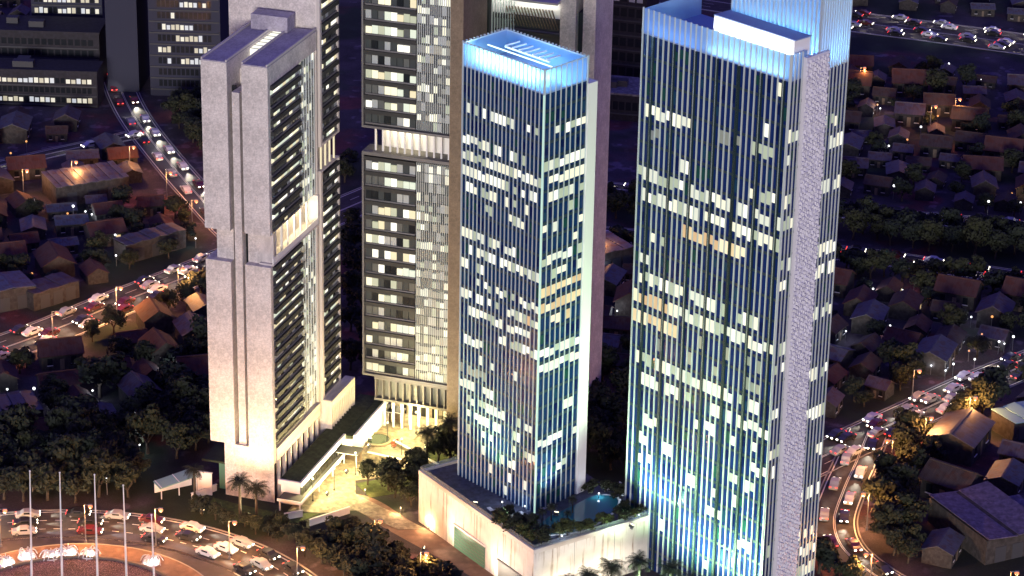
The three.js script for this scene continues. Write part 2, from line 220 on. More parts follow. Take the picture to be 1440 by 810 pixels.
{
  const t = thing('stone_tower', 'pale stone tower with slotted blank end wall, standing beside the plaza and twin palms', 'tower', A0[0], A0[1], TURN);
  const blk = (y0, y1, xl) => {
    mass(t, 'wall', M.stone, xl, xl + 5.05, y0, y1, -23, 0);                     // blank wing
    mass(t, 'wall', M.stone, -5.05, -0.62, y0, y1, -23, -1.1); mass(t, 'wall', M.stone, -5.05, 0, y0, y1, -1.1, 0.02);
  };
  blk(54.6, 87, -13); blk(11, 48.4, -13);
  mass(t, 'core', M.stone, -7.95, -5.05, 0, 84.2, -22.6, -6);
  mass(t, 'spine', M.stone, -7.22, -5.78, 9, 81.5, -5.98, -0.45);
  for (let k = 0; k < 24; k++) for (const [x0, x1] of [[-7.94, -7.23], [-5.77, -5.07]]) bar(t, 'slot_shade_strip', M.glassDark, x0, x1, 13.6 + k * 2.86, 13.6 + k * 2.86 + 2.74, -2.6, -2.2);  // dark glass strips put in so the shaded slots read black
  mass(t, 'cornice', M.stone, -0.61, 0.02, 83.4, 87, -22.9, -1.12);
  for (const [x0, x1] of [[-13, -7.95], [-5.05, 0]]) mass(t, 'roof', M.roofTop, x0 + 0.01, x1 - 0.01, 87, 87.25, -22.98, 0);
  for (const x of [-12.98, -8.2, -5.03, -0.3]) bar(t, 'parapet', M.stone, x, x + 0.28, 87.25, 87.6, -22.9, -0.05);
  bar(t, 'skylight', M.skylight, -7.85, -5.15, 84.25, 86.6, -22.5, -10.5); for (let k = 0; k < 7; k++) bar(t, 'glazing_bar', M.greyMetal, -7.9, -5.1, 86.58, 86.7, -22.4 + k * 1.95, -22.3 + k * 1.95);
  mass(t, 'plant_room', M.roofTop, -11.5, -4.2, 87.3, 90.2, -22.9, -19.4);
  // neck with open terrace
  mass(t, 'neck_wall', M.stone, -11.3, -7.95, 48.4, 54.6, -22, -1.5); mass(t, 'neck_wall', M.stone, -5.05, -2.6, 48.4, 54.6, -22.4, -1.5);
  bar(t, 'terrace_floor', M.stone, -2.6, 0.25, 48.42, 48.75, -22.8, -0.9); bar(t, 'terrace_ceiling_light', M.lobby, -2.4, -0.9, 54.2, 54.4, -22.2, -1.6);
  for (let k = 0; k < 6; k++) bar(t, 'terrace_column', M.white, -1.1, -0.75, 48.75, 54.58, -4.6 - k * 3.1, -4.2 - k * 3.1);
  bar(t, 'terrace_rail', M.white, 0.02, 0.2, 48.76, 49.9, -22.8, -0.9); bar(t, 'terrace_frame', M.white, -2.55, 0.18, 48.76, 54.5, -23.1, -22.7); bar(t, 'terrace_frame', M.stone, -2.6, 0.0, 48.76, 54.58, -1.9, -1.5);
  bar(t, 'terrace_wall', M.stone, -2.6, -2.45, 48.76, 54.2, -22.3, -1.5);
  // side elevation
  windowFloors(t, 'z', -0.02, 1.25, 14.3, 54.9, 83.3, 13, 9, 5, { p: 0.52, shelf: 0.78, out: 0.55 });
  windowFloors(t, 'z', -0.02, 1.25, 14.3, 11.6, 48.2, 17, 9, 9, { p: 0.52, shelf: 0.78, out: 0.55 });
  glassStrip(t, 'z', -0.3, 14.7, 22.2, 54.9, 83.3, 18, 6, 15, 0.4); glassStrip(t, 'z', -0.3, 14.7, 22.2, 11.6, 48.2, 22, 6, 19, 0.5);
  bar(t, 'corner_trim', M.stone, -0.5, 0.06, 11.2, 48.4, -23, -22.45); bar(t, 'corner_trim', M.stone, -0.5, 0.06, 54.62, 87, -23, -22.92);
  // base
  mass(t, 'base_wall', M.stone, -10.1, 0, 0, 11, -1.2, 0.01); mass(t, 'base_wall', M.stone, -10.1, -1.4, 0, 11, -22, -1.2);
  bar(t, 'base_beam', M.stone, -1.4, 0.25, 8.4, 10.98, -23, -1.22); bar(t, 'base_glazing', M.glassDark, -1.4, -1.1, 0, 8.4, -22, -1.3);
  for (let k = 0; k < 8; k++) bar(t, 'base_column', M.stone, -0.5, 0.2, 0, 8.4, -2.9 - k * 2.75, -2.4 - k * 2.75);
  bar(t, 'base_door', M.glassDark, -0.7, 0.06, 0.1, 8, -1.0, -0.2);
  // side lobby on the blank side
  bar(t, 'lobby_roof', M.greenRoof, -15.6, -10.2, 5.6, 6, -8, -1.5); bar(t, 'lobby_glazing', M.greenGlass, -12.2, -10.15, 0.1, 5.6, -2, -1.85); bar(t, 'lobby_glazing', M.greenGlass, -12.25, -12.1, 0.1, 5.6, -8, -2);
  bar(t, 'lobby_light', M.winDim[0], -11.9, -10.3, 4.9, 5.1, -6, -3);
}
{
  const t = thing('rear_stone_tower', 'taller stone slab tower with dark shadow bands standing close behind the slotted tower', 'tower', A0[0], A0[1], TURN);
  for (const [y0, y1] of [[63.8, 122], [11, 58.6]]) {
    mass(t, 'wall', M.stone, -18, -0.5, y0, y1, -33.2, -24.02); bar(t, 'edge_frame', M.stone, -0.5, 0.4, y0 - 0.01, y1, -33.5, -32.9); bar(t, 'edge_frame', M.stone, -0.5, 0.36, y0, y1, -24.9, -24.05); bar(t, 'edge_frame', M.stone, -0.5, 0.38, y0 + 0.02, y0 + 0.5, -32.9, -24.9);
  }
  windowFloors(t, 'z', 0.15, 25.0, 32.8, 64.4, 121, 24, 6, 25, { p: 0.5, shelf: 0.78, out: 0.55 }); windowFloors(t, 'z', 0.15, 25.0, 32.8, 11.6, 58.2, 20, 6, 29, { p: 0.42, shelf: 0.78, out: 0.55 });
  mass(t, 'roof', M.roofTop, -18, 0.3, 122, 122.3, -33.4, -24.05);
  mass(t, 'neck_wall', M.stone, -16.5, -1.6, 58.6, 63.8, -32.4, -25); for (let k = 0; k < 4; k++) bar(t, 'neck_column', M.win[3], -0.4, -0.1, 58.7, 63.8, -25.6 - k * 2.2, -25.35 - k * 2.2); bar(t, 'neck_ledge', M.stone, -1.6, 0.36, 58.6, 58.9, -33.4, -24.1);  // these neck columns glow by material, their lit look is painted in
  mass(t, 'base_wall', M.stone, -17, 0.2, 0, 10.98, -33.3, -24.03); bar(t, 'base_frame', M.stone, 0.2, 2.2, 3.2, 11.0, -36.4, -36); bar(t, 'base_frame', M.stone, 0.2, 2.2, 3.2, 11.02, -24.3, -24.03); bar(t, 'base_beam', M.stone, 0.2, 2.3, 9.6, 11.1, -36, -24.31); bar(t, 'base_beam', M.stone, 0.2, 2.35, 3.2, 4.1, -36, -24.31); bar(t, 'base_glazing', M.glassMid, 0.22, 1.4, 4.1, 9.6, -36, -24.31);
  for (let k = 0; k < 9; k++) bar(t, 'base_column', M.stone, 1.4, 2.15, 4.1, 9.6, -25.6 - k * 1.25, -25.35 - k * 1.25);
  bar(t, 'base_plinth', M.stone, 0.21, 2.0, 0, 3.2, -36, -24.31);
}
{ // terrace podium alongside
  const t = thing('terrace_podium', 'long low podium with planted green roof and white rim beside the stone tower', 'podium', A0[0], A0[1], TURN);
  mass(t, 'wall', M.paleWall, 2.4, 5.1, 0, 4.5, -41, -0.4); for (let k = 0; k < 8; k++) bar(t, 'added_dark_panel', M.glassDark, 5.1, 5.2, 0.2, 4.3, -21.9 + k * 2.7, -19.4 + k * 2.7); bar(t, 'wall', M.paleWall, 1.2, 2.4, 0, 4.5, -22.9, -0.4); mass(t, 'green_roof', M.greenRoof, 1.0, 5.3, 4.5, 5.0, -41.3, -0.1);  // dark glass panels added to keep the lamp-lit wall dark
  mass(t, 'wall', M.paleWall, 5.1, 7.2, 0, 4.45, -41, -22); mass(t, 'green_roof', M.greenRoof, 5.3, 7.3, 4.45, 4.95, -41.3, -22.5);
  bar(t, 'roof_rim', M.white, 5.3, 5.75, 4.4, 5.35, -22.4, 0.35); bar(t, 'roof_rim', M.white, 0.95, 5.3, 4.4, 5.32, -0.1, 0.33); bar(t, 'roof_rim', M.white, 7.3, 7.75, 4.4, 5.3, -41.3, -22.4);
  mass(t, 'canopy', M.deepGrey, 1.9, 5.75, 2.35, 2.6, -0.1, 2.9); mass(t, 'canopy', M.deepGrey, 5.76, 6.6, 2.35, 2.6, -21, 2.9);
  bar(t, 'canopy_rim', M.white, 6.6, 6.85, 2.2, 2.75, -21, 3.1); bar(t, 'canopy_rim', M.white, 1.85, 6.6, 2.2, 2.74, 2.9, 3.12);
  for (const [x, z] of [[2.2, 2.6], [6.3, 2.6], [6.3, -7], [6.3, -14], [6.3, -20]]) bar(t, 'canopy_post', M.white, x - 0.12, x + 0.12, 0, 2.35, z - 0.12, z + 0.12);
}
// ---------- second pair of towers behind the plaza ----------
const B0 = [-29.41, 72.02];
{
  const t = thing('banded_tower', 'grey banded tower with brown corner pillar and lit columned lobby facing the plaza', 'tower', B0[0], B0[1], TURN);
  for (const [y0, y1] of [[63.9, 104], [11.4, 58.7]]) {
    mass(t, 'wall', M.deepGrey, 0, 18, y0, y1, -14, -0.4); bar(t, 'edge_frame', M.concrete, 0, 0.35, y0, y1, -0.4, 0.5); bar(t, 'edge_frame', M.concrete, 0.35, 18, y0, y0 + 0.45, -0.4, 0.52); bar(t, 'edge_frame', M.concrete, 0.36, 18, y1 - 0.4, y1 - 0.01, -0.4, 0.48);
  }
  mass(t, 'corner_pillar', M.tan, 18.02, 20.6, 0, 104, -13, 0.75);
  windowFloors(t, 'x', 0, 0.6, 10.9, 64.6, 103.4, 13, 8, 35, { p: 0.4, out: 0.5, shelf: 0.8 }); windowFloors(t, 'x', 0, 0.6, 10.9, 12, 58, 15, 8, 39, { p: 0.26, out: 0.5, shelf: 0.8 });
  glassStrip(t, 'x', -0.05, 11.2, 17.8, 64.6, 103.4, 20, 8, 45, 0.45, { mul: 16 }); glassStrip(t, 'x', -0.05, 11.2, 17.8, 12, 58, 23, 8, 49, 0.6, { mul: 16 });
  mass(t, 'neck_wall', M.concrete, 3, 17.5, 58.7, 63.9, -13, -4); bar(t, 'neck_ceiling_light', M.lobby, 3, 11, 63.4, 63.6, -3.6, -1.8); bar(t, 'neck_wall', M.paleWall, 3, 17.4, 58.75, 63.3, -4, -3.7);
  for (let k = 0; k < 11; k++) bar(t, 'neck_column', M.white, 2.2 + k * 1.5, 2.5 + k * 1.5, 58.72, 63.88, -1.2, -0.8); bar(t, 'neck_ledge', M.concrete, 0.02, 18, 58.7, 58.98, -3.9, 0.5);
  // base storey and lobby
  mass(t, 'base_wall', M.glassGrey, 2.6, 19.8, 6.3, 10.7, -12, -1.6); bar(t, 'base_beam', M.concrete, 2.2, 20.2, 10.4, 11.38, -12, -0.35); bar(t, 'base_beam', M.concrete, 2.2, 20.25, 5.8, 6.3, -12, -0.3);
  for (let k = 0; k < 13; k++) bar(t, 'base_fin', M.concrete, 2.3 + k * 1.46, 2.55 + k * 1.46, 6.3, 10.4, -1.6, -0.4);
  for (let k = 0; k < 9; k++) bar(t, 'lobby_column', M.white, 4 + k * 1.85, 4.4 + k * 1.85, 0, 5.8, -1.2, -0.8);
  for (let k = 0; k < 8; k++) bar(t, 'lobby_column', M.white, 4.9 + k * 1.85, 5.3 + k * 1.85, 0, 5.8, -3.4, -3.0);
  bar(t, 'lobby_wall', M.plaza, 3, 19, 0, 5.8, -8, -7.7); bar(t, 'lobby_ceiling_light', M.lobby, 3.4, 18.6, 5.5, 5.7, -7, -4);
  for (let k = 0; k < 6; k++) bar(t, 'lobby_door', M.glassDark, 5 + k * 2.3, 6.4 + k * 2.3, 0.05, 2.6, -7.68, -7.6);
}
for (const [x, k] of [[7, 24], [15, 24]]) { const [a, b] = toWorld(B0, x, -5.5), [c, d] = toWorld(B0, x, -5.3); area([1, 0.8, 0.42], k, 6, 2.6, [a, 5.4, b], [c, 0, d]); }
{ const [a, b] = toWorld(B0, 7.5, -2.7), [c, d] = toWorld(B0, 7.5, -2.4); area([1, 0.85, 0.5], 8, 8, 1.6, [a, 63.3, b], [c, 58, d]); }
{ const [a, b] = toWorld(A0, -1.5, -12), [c, d] = toWorld(A0, -1.5, -11.5); area([1, 0.82, 0.45], 22, 1.2, 18, [a, 54.1, b], [c, 40, d]); }
{
  const t = thing('rear_banded_tower', 'banded tower with lit louvred top floor and two blank pillars, behind the glass tower crown', 'tower', B0[0], B0[1], TURN);
  mass(t, 'wall', M.deepGrey, 15, 34.4, 0, 88, -30, -16.4); mass(t, 'roof', M.roofTop, 14.9, 34.5, 88, 88.5, -30.1, -15.9);
  mass(t, 'pillar', M.stone, 34.5, 37.6, 0, 91, -28, -15.6); mass(t, 'link_wall', M.deepGrey, 37.6, 38.9, 0, 86, -27, -17.5); mass(t, 'pillar', M.stone, 38.9, 41.4, 0, 118, -28, -16.2);
  bar(t, 'top_wall', M.white, 20.5, 34.3, 84.6, 87.6, -16.4, -16.3); bar(t, 'eave', M.stone, 20.4, 34.4, 88.0, 88.45, -16.4, -13.9); bar(t, 'eave_light', M.lightBox, 20.8, 34, 87.85, 88.0, -14.5, -14.2);
  for (let k = 0; k < 16; k++) { const o = bar(t, 'louvre', M.tan, 24 + k * 0.62, 24.12 + k * 0.62, 82.4, 86.4, -16.2, -15.8); o.rotation.z = 0.35; }
  windowFloors(t, 'x', -16.4, 21, 34.2, 64, 84.4, 7, 9, 55, { p: 0.5, out: 0.5, shelf: 0.8 });
  for (let k = 0; k < 9; k++) bar(t, 'mullion', M.fin, 20.6 + k * 0.55, 20.7 + k * 0.55, 66, 87.8, -16.28, -15.7);
}

{ const p = toWorld(B0, 27.4, -14.4), q = toWorld(B0, 27.4, -16.4); area([1, 0.95, 0.85], 30, 13, 0.3, [p[0], 87.8, p[1]], [q[0], 86, q[1]]); }
// ---------- glass towers ----------
function glassFace(t, f, y0, y1, fh, bays, mGlass, rows, seed, opt = {}) {
  const R = rng(seed), n = Math.round((y1 - y0) / fh), w = f.L / bays, skip = opt.skip ?? (() => false);
  for (let k = 1; k < n; k++) f.bar('spandrel', M.spandrel, 0, f.L, y0 + k * fh - 0.28, y0 + k * fh + 0.2, 0, 0.07);
  for (let b = 0; b <= bays; b++) { if (skip(b * w)) continue; const wide = opt.wide && b % 4 === opt.wide % 4; if (wide) f.bar('column_cover', M.finDark, Math.max(0, b * w - 0.3), Math.min(f.L, b * w + 0.3), y0, y1, 0.0, 0.3); f.bar('fin', opt.finMat ?? M.fin, b * w - (opt.fw ?? 0.11), b * w + (opt.fw ?? 0.11), y0, opt.finTop ?? y1, 0.05, opt.fd ?? 0.42); }
  const pane = (b, fl, m, name) => { if (b < 0 || b >= bays || skip((b + 0.5) * w)) return; const ya = y1 - (fl + 1) * fh, s = R(); f.bar(name, m, b * w + 0.12, (b + 1) * w - 0.12, ya + fh * (0.24 + (s < 0.25 ? 0.18 : 0)), ya + fh * (0.84 - (s > 0.8 ? 0.16 : 0)), 0.02, 0.1); };
  const used = new Set();
  for (const [fl, a, z, p, kind] of rows) for (let b = Math.floor(a * bays); b < Math.ceil(z * bays); b++) { if (R() > p) continue; const key = fl * 1000 + b; if (used.has(key)) continue; used.add(key); const set = kind === 'o' ? M.winOrange : kind === 'd' ? M.winDim : M.winCool; pane(b, fl, set[Math.floor(R() * set.length)], 'lit_window'); }
  for (let fl = 0; fl < n; fl++) for (let b = 0; b < bays; b++) { if (used.has(fl * 1000 + b)) continue; const v = R(); if (v < 0.012) pane(b, fl, M.winCool[Math.floor(R() * 4)], 'lit_window'); else if (v < (opt.dim ?? 0.2)) pane(b, fl, [M.glassDim, M.glassDeep, M.glassTeal, M.glassDeep][Math.floor(R() * 4)], 'window'); }
}
{ // small glass tower on the podium
  const HP = 10.4, HD = 90.6, L = [-9.2, 114.28], F = [4.92, 128.87], Rr = [12.27, 120.92];
  const Bk = [L[0] + Rr[0] - F[0], L[1] + Rr[1] - F[1]];
  const t = thing('glass_tower', 'blue-green glass tower with glowing glass crown and white side fin, rising from the podium', 'tower', F[0], F[1]);
  const rel = (p) => [p[0] - F[0], p[1] - F[1]];
  put(t, 'curtain_wall', prism([L, F, Rr, Bk].map(rel), HP - 0.3, HD), M.glassM);
  const fl = facade(t, L, F), fr = facade(t, F, Rr), fb = facade(t, Rr, Bk), fk = facade(t, Bk, L);
  glassFace(t, fl, HP, HD, 2.97, 20, M.glassM, [[2, 0.05, 0.95, 0.45], [4, 0, 0.9, 0.5], [5, 0, 1, 0.85], [6, 0, 0.95, 0.75], [7, 0, 0.5, 0.8], [7, 0.5, 1, 0.3], [8, 0.3, 0.8, 0.6], [10, 0, 0.7, 0.8], [11, 0.1, 1, 0.85], [12, 0, 0.35, 0.6], [13, 0.3, 1, 0.8], [13, 0.75, 1, 1, 'o'], [14, 0, 1, 0.65], [14, 0.8, 1, 1, 'o'], [15, 0.1, 0.9, 0.8], [16, 0.5, 1, 0.7], [17, 0, 0.3, 0.5], [18, 0.2, 0.5, 0.35], [19, 0, 0.4, 0.8, 'd'], [20, 0, 0.45, 0.7], [21, 0.1, 1, 0.5], [22, 0, 0.8, 0.7], [23, 0, 1, 0.25], [24, 0.2, 0.9, 0.35], [25, 0.4, 0.9, 0.25]], 101, { finTop: HD + 4.7, finMat: M.finBlue, fw: 0.075, fd: 0.24, dim: 0.4 });
  glassFace(t, fr, HP, HD, 2.97, 8, M.glassM, [[2, 0.3, 1, 0.6], [4, 0, 1, 0.7], [5, 0, 1, 0.85], [6, 0, 0.9, 0.7], [8, 0.1, 1, 0.6], [10, 0.1, 1, 0.85], [11, 0.2, 1, 0.6], [12, 0, 1, 1, 'o'], [13, 0, 1, 0.95, 'o'], [14, 0, 1, 0.7, 'o'], [16, 0, 1, 0.9], [17, 0, 1, 0.85], [20, 0.5, 1, 0.5], [22, 0, 1, 0.9], [24, 0.2, 0.8, 0.3]], 103, { finTop: HD + 4.7, finMat: M.finBlue, fw: 0.075, fd: 0.24, dim: 0.4 });
  fl.bar('corner_edge_glow', M.cornerGlow, fl.L - 0.02, fl.L + 0.22, HP, HD, 0.02, 0.3);  // bright corner edge made as a glowing strip
  // crown
  put(t, 'crown_deck', prism([L, F, Rr, Bk].map(rel).map(([x, z]) => [x * 0.985, z * 0.985]), HD, HD + 0.25), M.crownDeck);
  for (const f of [fl, fr, fb, fk]) { f.bar('crown_pane', M.crownGlass, 0.08, f.L - 0.08, HD + 0.02, HD + 4.3, -0.12, -0.04); f.bar('crown_rail', M.finBlue, 0.0, f.L, HD + 4.3, HD + 4.5, -0.16, 0.0); }
  for (const f of [fb, fk]) { const n = Math.round(f.L / 0.88); for (let k = 0; k <= n; k++) f.bar('fin', M.finBlue, k * f.L / n - 0.1, k * f.L / n + 0.1, HP, HD + 4.7, 0.04, 0.36); }
  fl.bar('crown_white_box', M.white, 2.6, fl.L - 1.2, HD + 0.9, HD + 1.9, -4.2, -1.4); fl.bar('added_crown_light', M.lightCyan, 2.8, fl.L - 1.4, HD + 4.0, HD + 4.12, -3.2, -2.9); { const p = fl.at(fl.L / 2 + 0.7, -3.0), q = fl.at(fl.L / 2 + 0.7, -2.8); area([0.7, 1, 0.95], 150, fl.L - 4.5, 0.4, [p[0] + F[0], HD + 3.95, p[1] + F[1]], [q[0] + F[0], HD + 1, q[1] + F[1]]); } fl.bar('crown_box_plinth', M.crownDeck, 2.4, fl.L - 1, HD + 0.25, HD + 0.9, -4.4, -1.2);  // plain white box and lamp strip added to give the crown its glow
  for (let k = 0; k < 7; k++) fl.bar('crown_beam', M.white, 5 + k * 1.7, 5.2 + k * 1.7, HD + 3.9, HD + 4.15, -8.6, -5.2); fl.bar('crown_beam', M.white, 4.8, 16, HD + 3.6, HD + 3.9, -5.5, -5.2);
  { const p = fl.at(fl.L / 2 + 0.5, -2.2), q = fl.at(fl.L / 2 + 0.5, 2); area([0.65, 1, 0.95], 90, fl.L - 5, 1.4, [p[0] + F[0], HD + 2.4, p[1] + F[1]], [q[0] + F[0], HD + 5, q[1] + F[1]]); }
  { const p = fl.at(fl.L / 2, -6.5), q = fl.at(fl.L / 2, -9); area([0.25, 0.55, 1], 14, 9, 1.5, [p[0] + F[0], HD + 0.8, p[1] + F[1]], [q[0] + F[0], HD + 2.6, q[1] + F[1]]); }
  { const p = fr.at(fr.L * 0.5, -3), q = fr.at(fr.L * 0.5, 0); area([0.3, 0.7, 1], 14, 5, 1.2, [p[0] + F[0], HD + 0.7, p[1] + F[1]], [q[0] + F[0], HD + 1.8, q[1] + F[1]]); }
  // white fin wall at the end
  const fe = facade(t, Rr, [Rr[0] * 2 - F[0], Rr[1] * 2 - F[1]]); fe.bar('side_fin', M.white, 0.02, 2.35, HP, 90.2, -9, 0.5);
}
const RL = [21.58, 125.37], RF = [44.6, 149.75], RR = [55, 138.6], RHD = 100.85;
{ // tall glass tower with woven spine panel
  const L = RL, F = RF, Rr = RR, Bk = [L[0] + Rr[0] - F[0], L[1] + Rr[1] - F[1]];
  const t = thing('tall_glass_tower', 'tallest blue glass tower with vertical white fins, lit crown box and woven grey spine panel', 'tower', F[0], F[1]);
  const rel = (p) => [p[0] - F[0], p[1] - F[1]];
  put(t, 'curtain_wall', prism([L, F, Rr, Bk].map(rel), 0, RHD), M.glassR);
  const fl = facade(t, L, F), fr = facade(t, F, Rr), fb = facade(t, Rr, Bk), fk = facade(t, Bk, L);
  glassFace(t, fl, 0.25, RHD, 3.87, 27, M.glassR, [[3, 0.05, 0.36, 0.95], [3, 0.4, 0.85, 0.35, 'd'], [3, 0.75, 0.9, 0.8], [4, 0.05, 0.15, 0.5, 'd'], [5, 0.3, 0.36, 1], [5, 0.8, 0.95, 0.5], [6, 0, 0.85, 0.88], [6, 0.85, 1, 0.6], [7, 0.04, 1, 0.93], [8, 0.35, 0.75, 1, 'o'], [9, 0.13, 0.2, 0.9], [10, 0.05, 0.1, 0.6], [11, 0.04, 0.75, 0.75], [11, 0.78, 0.87, 0.9], [12, 0, 0.28, 1, 'o'], [12, 0.28, 1, 0.9], [13, 0, 0.3, 0.95, 'o'], [13, 0.5, 0.9, 0.2, 'd'], [14, 0.1, 0.95, 0.35, 'd'], [15, 0.05, 0.9, 0.8], [16, 0.1, 1, 0.8], [17, 0.4, 0.9, 0.3], [18, 0.14, 0.2, 1], [18, 0.85, 1, 0.7], [19, 0.1, 0.3, 0.6], [19, 0.75, 0.9, 0.85], [20, 0.1, 0.16, 0.6], [20, 0.45, 0.5, 1], [21, 0.6, 0.7, 0.6], [22, 0.85, 1, 0.5], [23, 0.2, 0.28, 0.4], [24, 0.5, 0.7, 0.3]], 201, { wide: 2, fw: 0.095, fd: 0.3, finTop: RHD + 4.75, dim: 0.28 });
  const sk = (u) => u > fr.L * 0.2 && u < fr.L * 0.62;
  glassFace(t, fr, 0.25, RHD, 3.87, 16, M.glassR, [[2, 0, 1, 0.85], [3, 0, 1, 0.8], [5, 0, 1, 0.8], [6, 0, 0.2, 0.9], [8, 0, 1, 0.85], [9, 0, 1, 0.85], [11, 0.6, 1, 0.9], [12, 0, 0.2, 0.7], [13, 0, 0.2, 0.9], [14, 0.6, 1, 0.85], [15, 0, 0.2, 0.7], [16, 0.6, 1, 0.95], [17, 0, 0.2, 0.9], [18, 0, 1, 0.7], [20, 0.6, 1, 0.9], [22, 0, 0.2, 0.9], [22, 0.6, 1, 0.6], [23, 0.6, 1, 0.9], [24, 0.6, 1, 0.8]], 203, { skip: sk, fw: 0.08, fd: 0.26, finTop: RHD, dim: 0.4 });
  // spine panel: woven brick-like tiles
  const s0 = fr.L * 0.215, s1 = fr.L * 0.605; fr.bar('spine_panel', mat([0.66, 0.65, 0.71], 0.75), s0, s1, 0, 104.4, 0.01, 0.75);
  { const R = rng(77), cols = 10, w = (s1 - s0) / cols, h = 0.78, rows = Math.floor(104.2 / h);
    const tileM = mat([0.66, 0.65, 0.71], 0.75);
    const list = [];
    for (let r = 0; r < rows; r++) for (let c = 0; c < cols; c++) list.push([s0 + c * w + (r % 2 ? 0.14 : 0) + 0.02, r * h + (c % 2) * 0.39 + 0.05, 0.72 + R() * 0.2]);
    { const o = new THREE.InstancedMesh(UNIT, tileM, list.length); o.name = 'spine_tile'; o.userData.kind = 'stuff'; const m4 = new THREE.Matrix4(), e3 = new THREE.Euler(), q2 = new THREE.Quaternion(), q = new THREE.Quaternion().setFromAxisAngle(new THREE.Vector3(0, 1, 0), fr.th); list.forEach(([u, y, d], k) => { const p = fr.at(u + 0.2, d); e3.set((R() - 0.5) * 0.9, (R() - 0.5) * 1.3, 0); m4.compose(new THREE.Vector3(p[0], y + 0.3, p[1]), q.clone().multiply(q2.setFromEuler(e3)), new THREE.Vector3(0.44, 0.58, 0.26)); o.setMatrixAt(k, m4); }); o.castShadow = o.receiveShadow = true; t.add(o); }
  }
  // crown: low parapet, light box, tall screen
  put(t, 'crown_deck', prism([L, F, Rr, Bk].map(rel), RHD, RHD + 0.2), M.crownDeck);
  fl.bar('parapet_pane', M.crownGlass, 0.05, fl.L - 0.1, RHD + 0.2, RHD + 4.5, -0.14, -0.05); fr.bar('parapet_pane', M.crownGlass, 0.1, 4.2, RHD + 0.2, RHD + 4.5, -0.14, -0.05); fk.bar('parapet_pane', M.crownGlass, 0.1, fk.L - 0.1, RHD + 0.2, RHD + 4.5, -0.14, -0.05);
  for (let k = 0; k < 4; k++) fr.bar('fin', M.fin, k * 0.95 - 0.09, k * 0.95 + 0.09, RHD, RHD + 4.7, 0.05, 0.3);
  const u0 = fl.L * 0.44, u1 = fl.L - 0.9;
  fl.bar('light_box', M.white, u0, u1, RHD + 0.2, RHD + 6.5, -5.4, -1.65); fl.bar('light_box_panel', M.white, u0 + 0.05, u1 - 0.05, RHD + 4.2, RHD + 6.45, -1.63, -1.5); fl.bar('light_box_roof', M.crownDeck, u0 - 0.1, u1 + 0.2, RHD + 6.5, RHD + 6.65, -5.5, -1.5);
  fl.bar('screen_wall', M.crownGlass, u0 - 1.2, fl.L - 0.3, RHD + 0.2, RHD + 22, -7.4, -7.2); fr.bar('screen_wall', M.crownGlass, 7.4, fr.L, RHD + 0.02, RHD + 22, -0.3, -0.1);
  for (let k = 0; k < 22; k++) { const u = u0 - 1.1 + k * (fl.L - u0 + 0.8) / 21; fl.bar('screen_fin', M.finBlue, u - 0.09, u + 0.09, RHD + 0.2, RHD + 22.2, -7.2, -6.85); }
  for (let k = 0; k <= 12; k++) { const u = 7.45 + k * (fr.L - 7.5) / 12; fr.bar('screen_fin', M.finBlue, u - 0.09, u + 0.09, RHD + 0.02, RHD + 22.2, -0.1, 0.3); }
  fl.bar('screen_light', M.stripBlue, u0 - 0.8, u1 - 0.5, RHD + 0.3, RHD + 0.6, -9.4, -8.6);
  const W = (f, u, d, y) => { const p = f.at(u, d); return [p[0] + F[0], y, p[1] + F[1]]; };
  area([0.62, 0.88, 1], 240, u1 - u0 - 1, 0.8, W(fl, (u0 + u1) / 2, -9, RHD + 0.7), W(fl, (u0 + u1) / 2, -7.3, RHD + 7));
  fl.bar('added_wash_light', M.lightBox, u0 + 0.2, u1 - 0.2, RHD + 4.05, RHD + 4.2, -0.5, -0.3); area([1, 0.97, 0.9], 95, u1 - u0 - 0.5, 0.35, W(fl, (u0 + u1) / 2, -0.55, RHD + 4.25), W(fl, (u0 + u1) / 2, -1.55, RHD + 5.5));  // lamp strip added to whiten the box panel
  fl.bar('added_parapet_light', M.stripBlue, u0, u1, RHD + 0.3, RHD + 0.5, -1.3, -1.0); area([0.85, 0.95, 1], 40, u1 - u0 - 1, 0.4, W(fl, (u0 + u1) / 2, -0.95, RHD + 0.6), W(fl, (u0 + u1) / 2, 0, RHD + 2.2));  // second strip added to brighten the parapet glass
  area([0.3, 0.55, 1], 8, 12, 1, W(fl, 7, -1.8, RHD + 0.6), W(fl, 7, 0, RHD + 2.5));
  area([0.5, 0.8, 1], 200, 6, 0.8, W(fr, 11.5, -2.2, RHD + 0.7), W(fr, 11.5, -0.2, RHD + 5));
  fr.bar('screen_light', M.stripBlue, 8.4, 14.6, RHD + 0.3, RHD + 0.6, -2.6, -1.8);
}
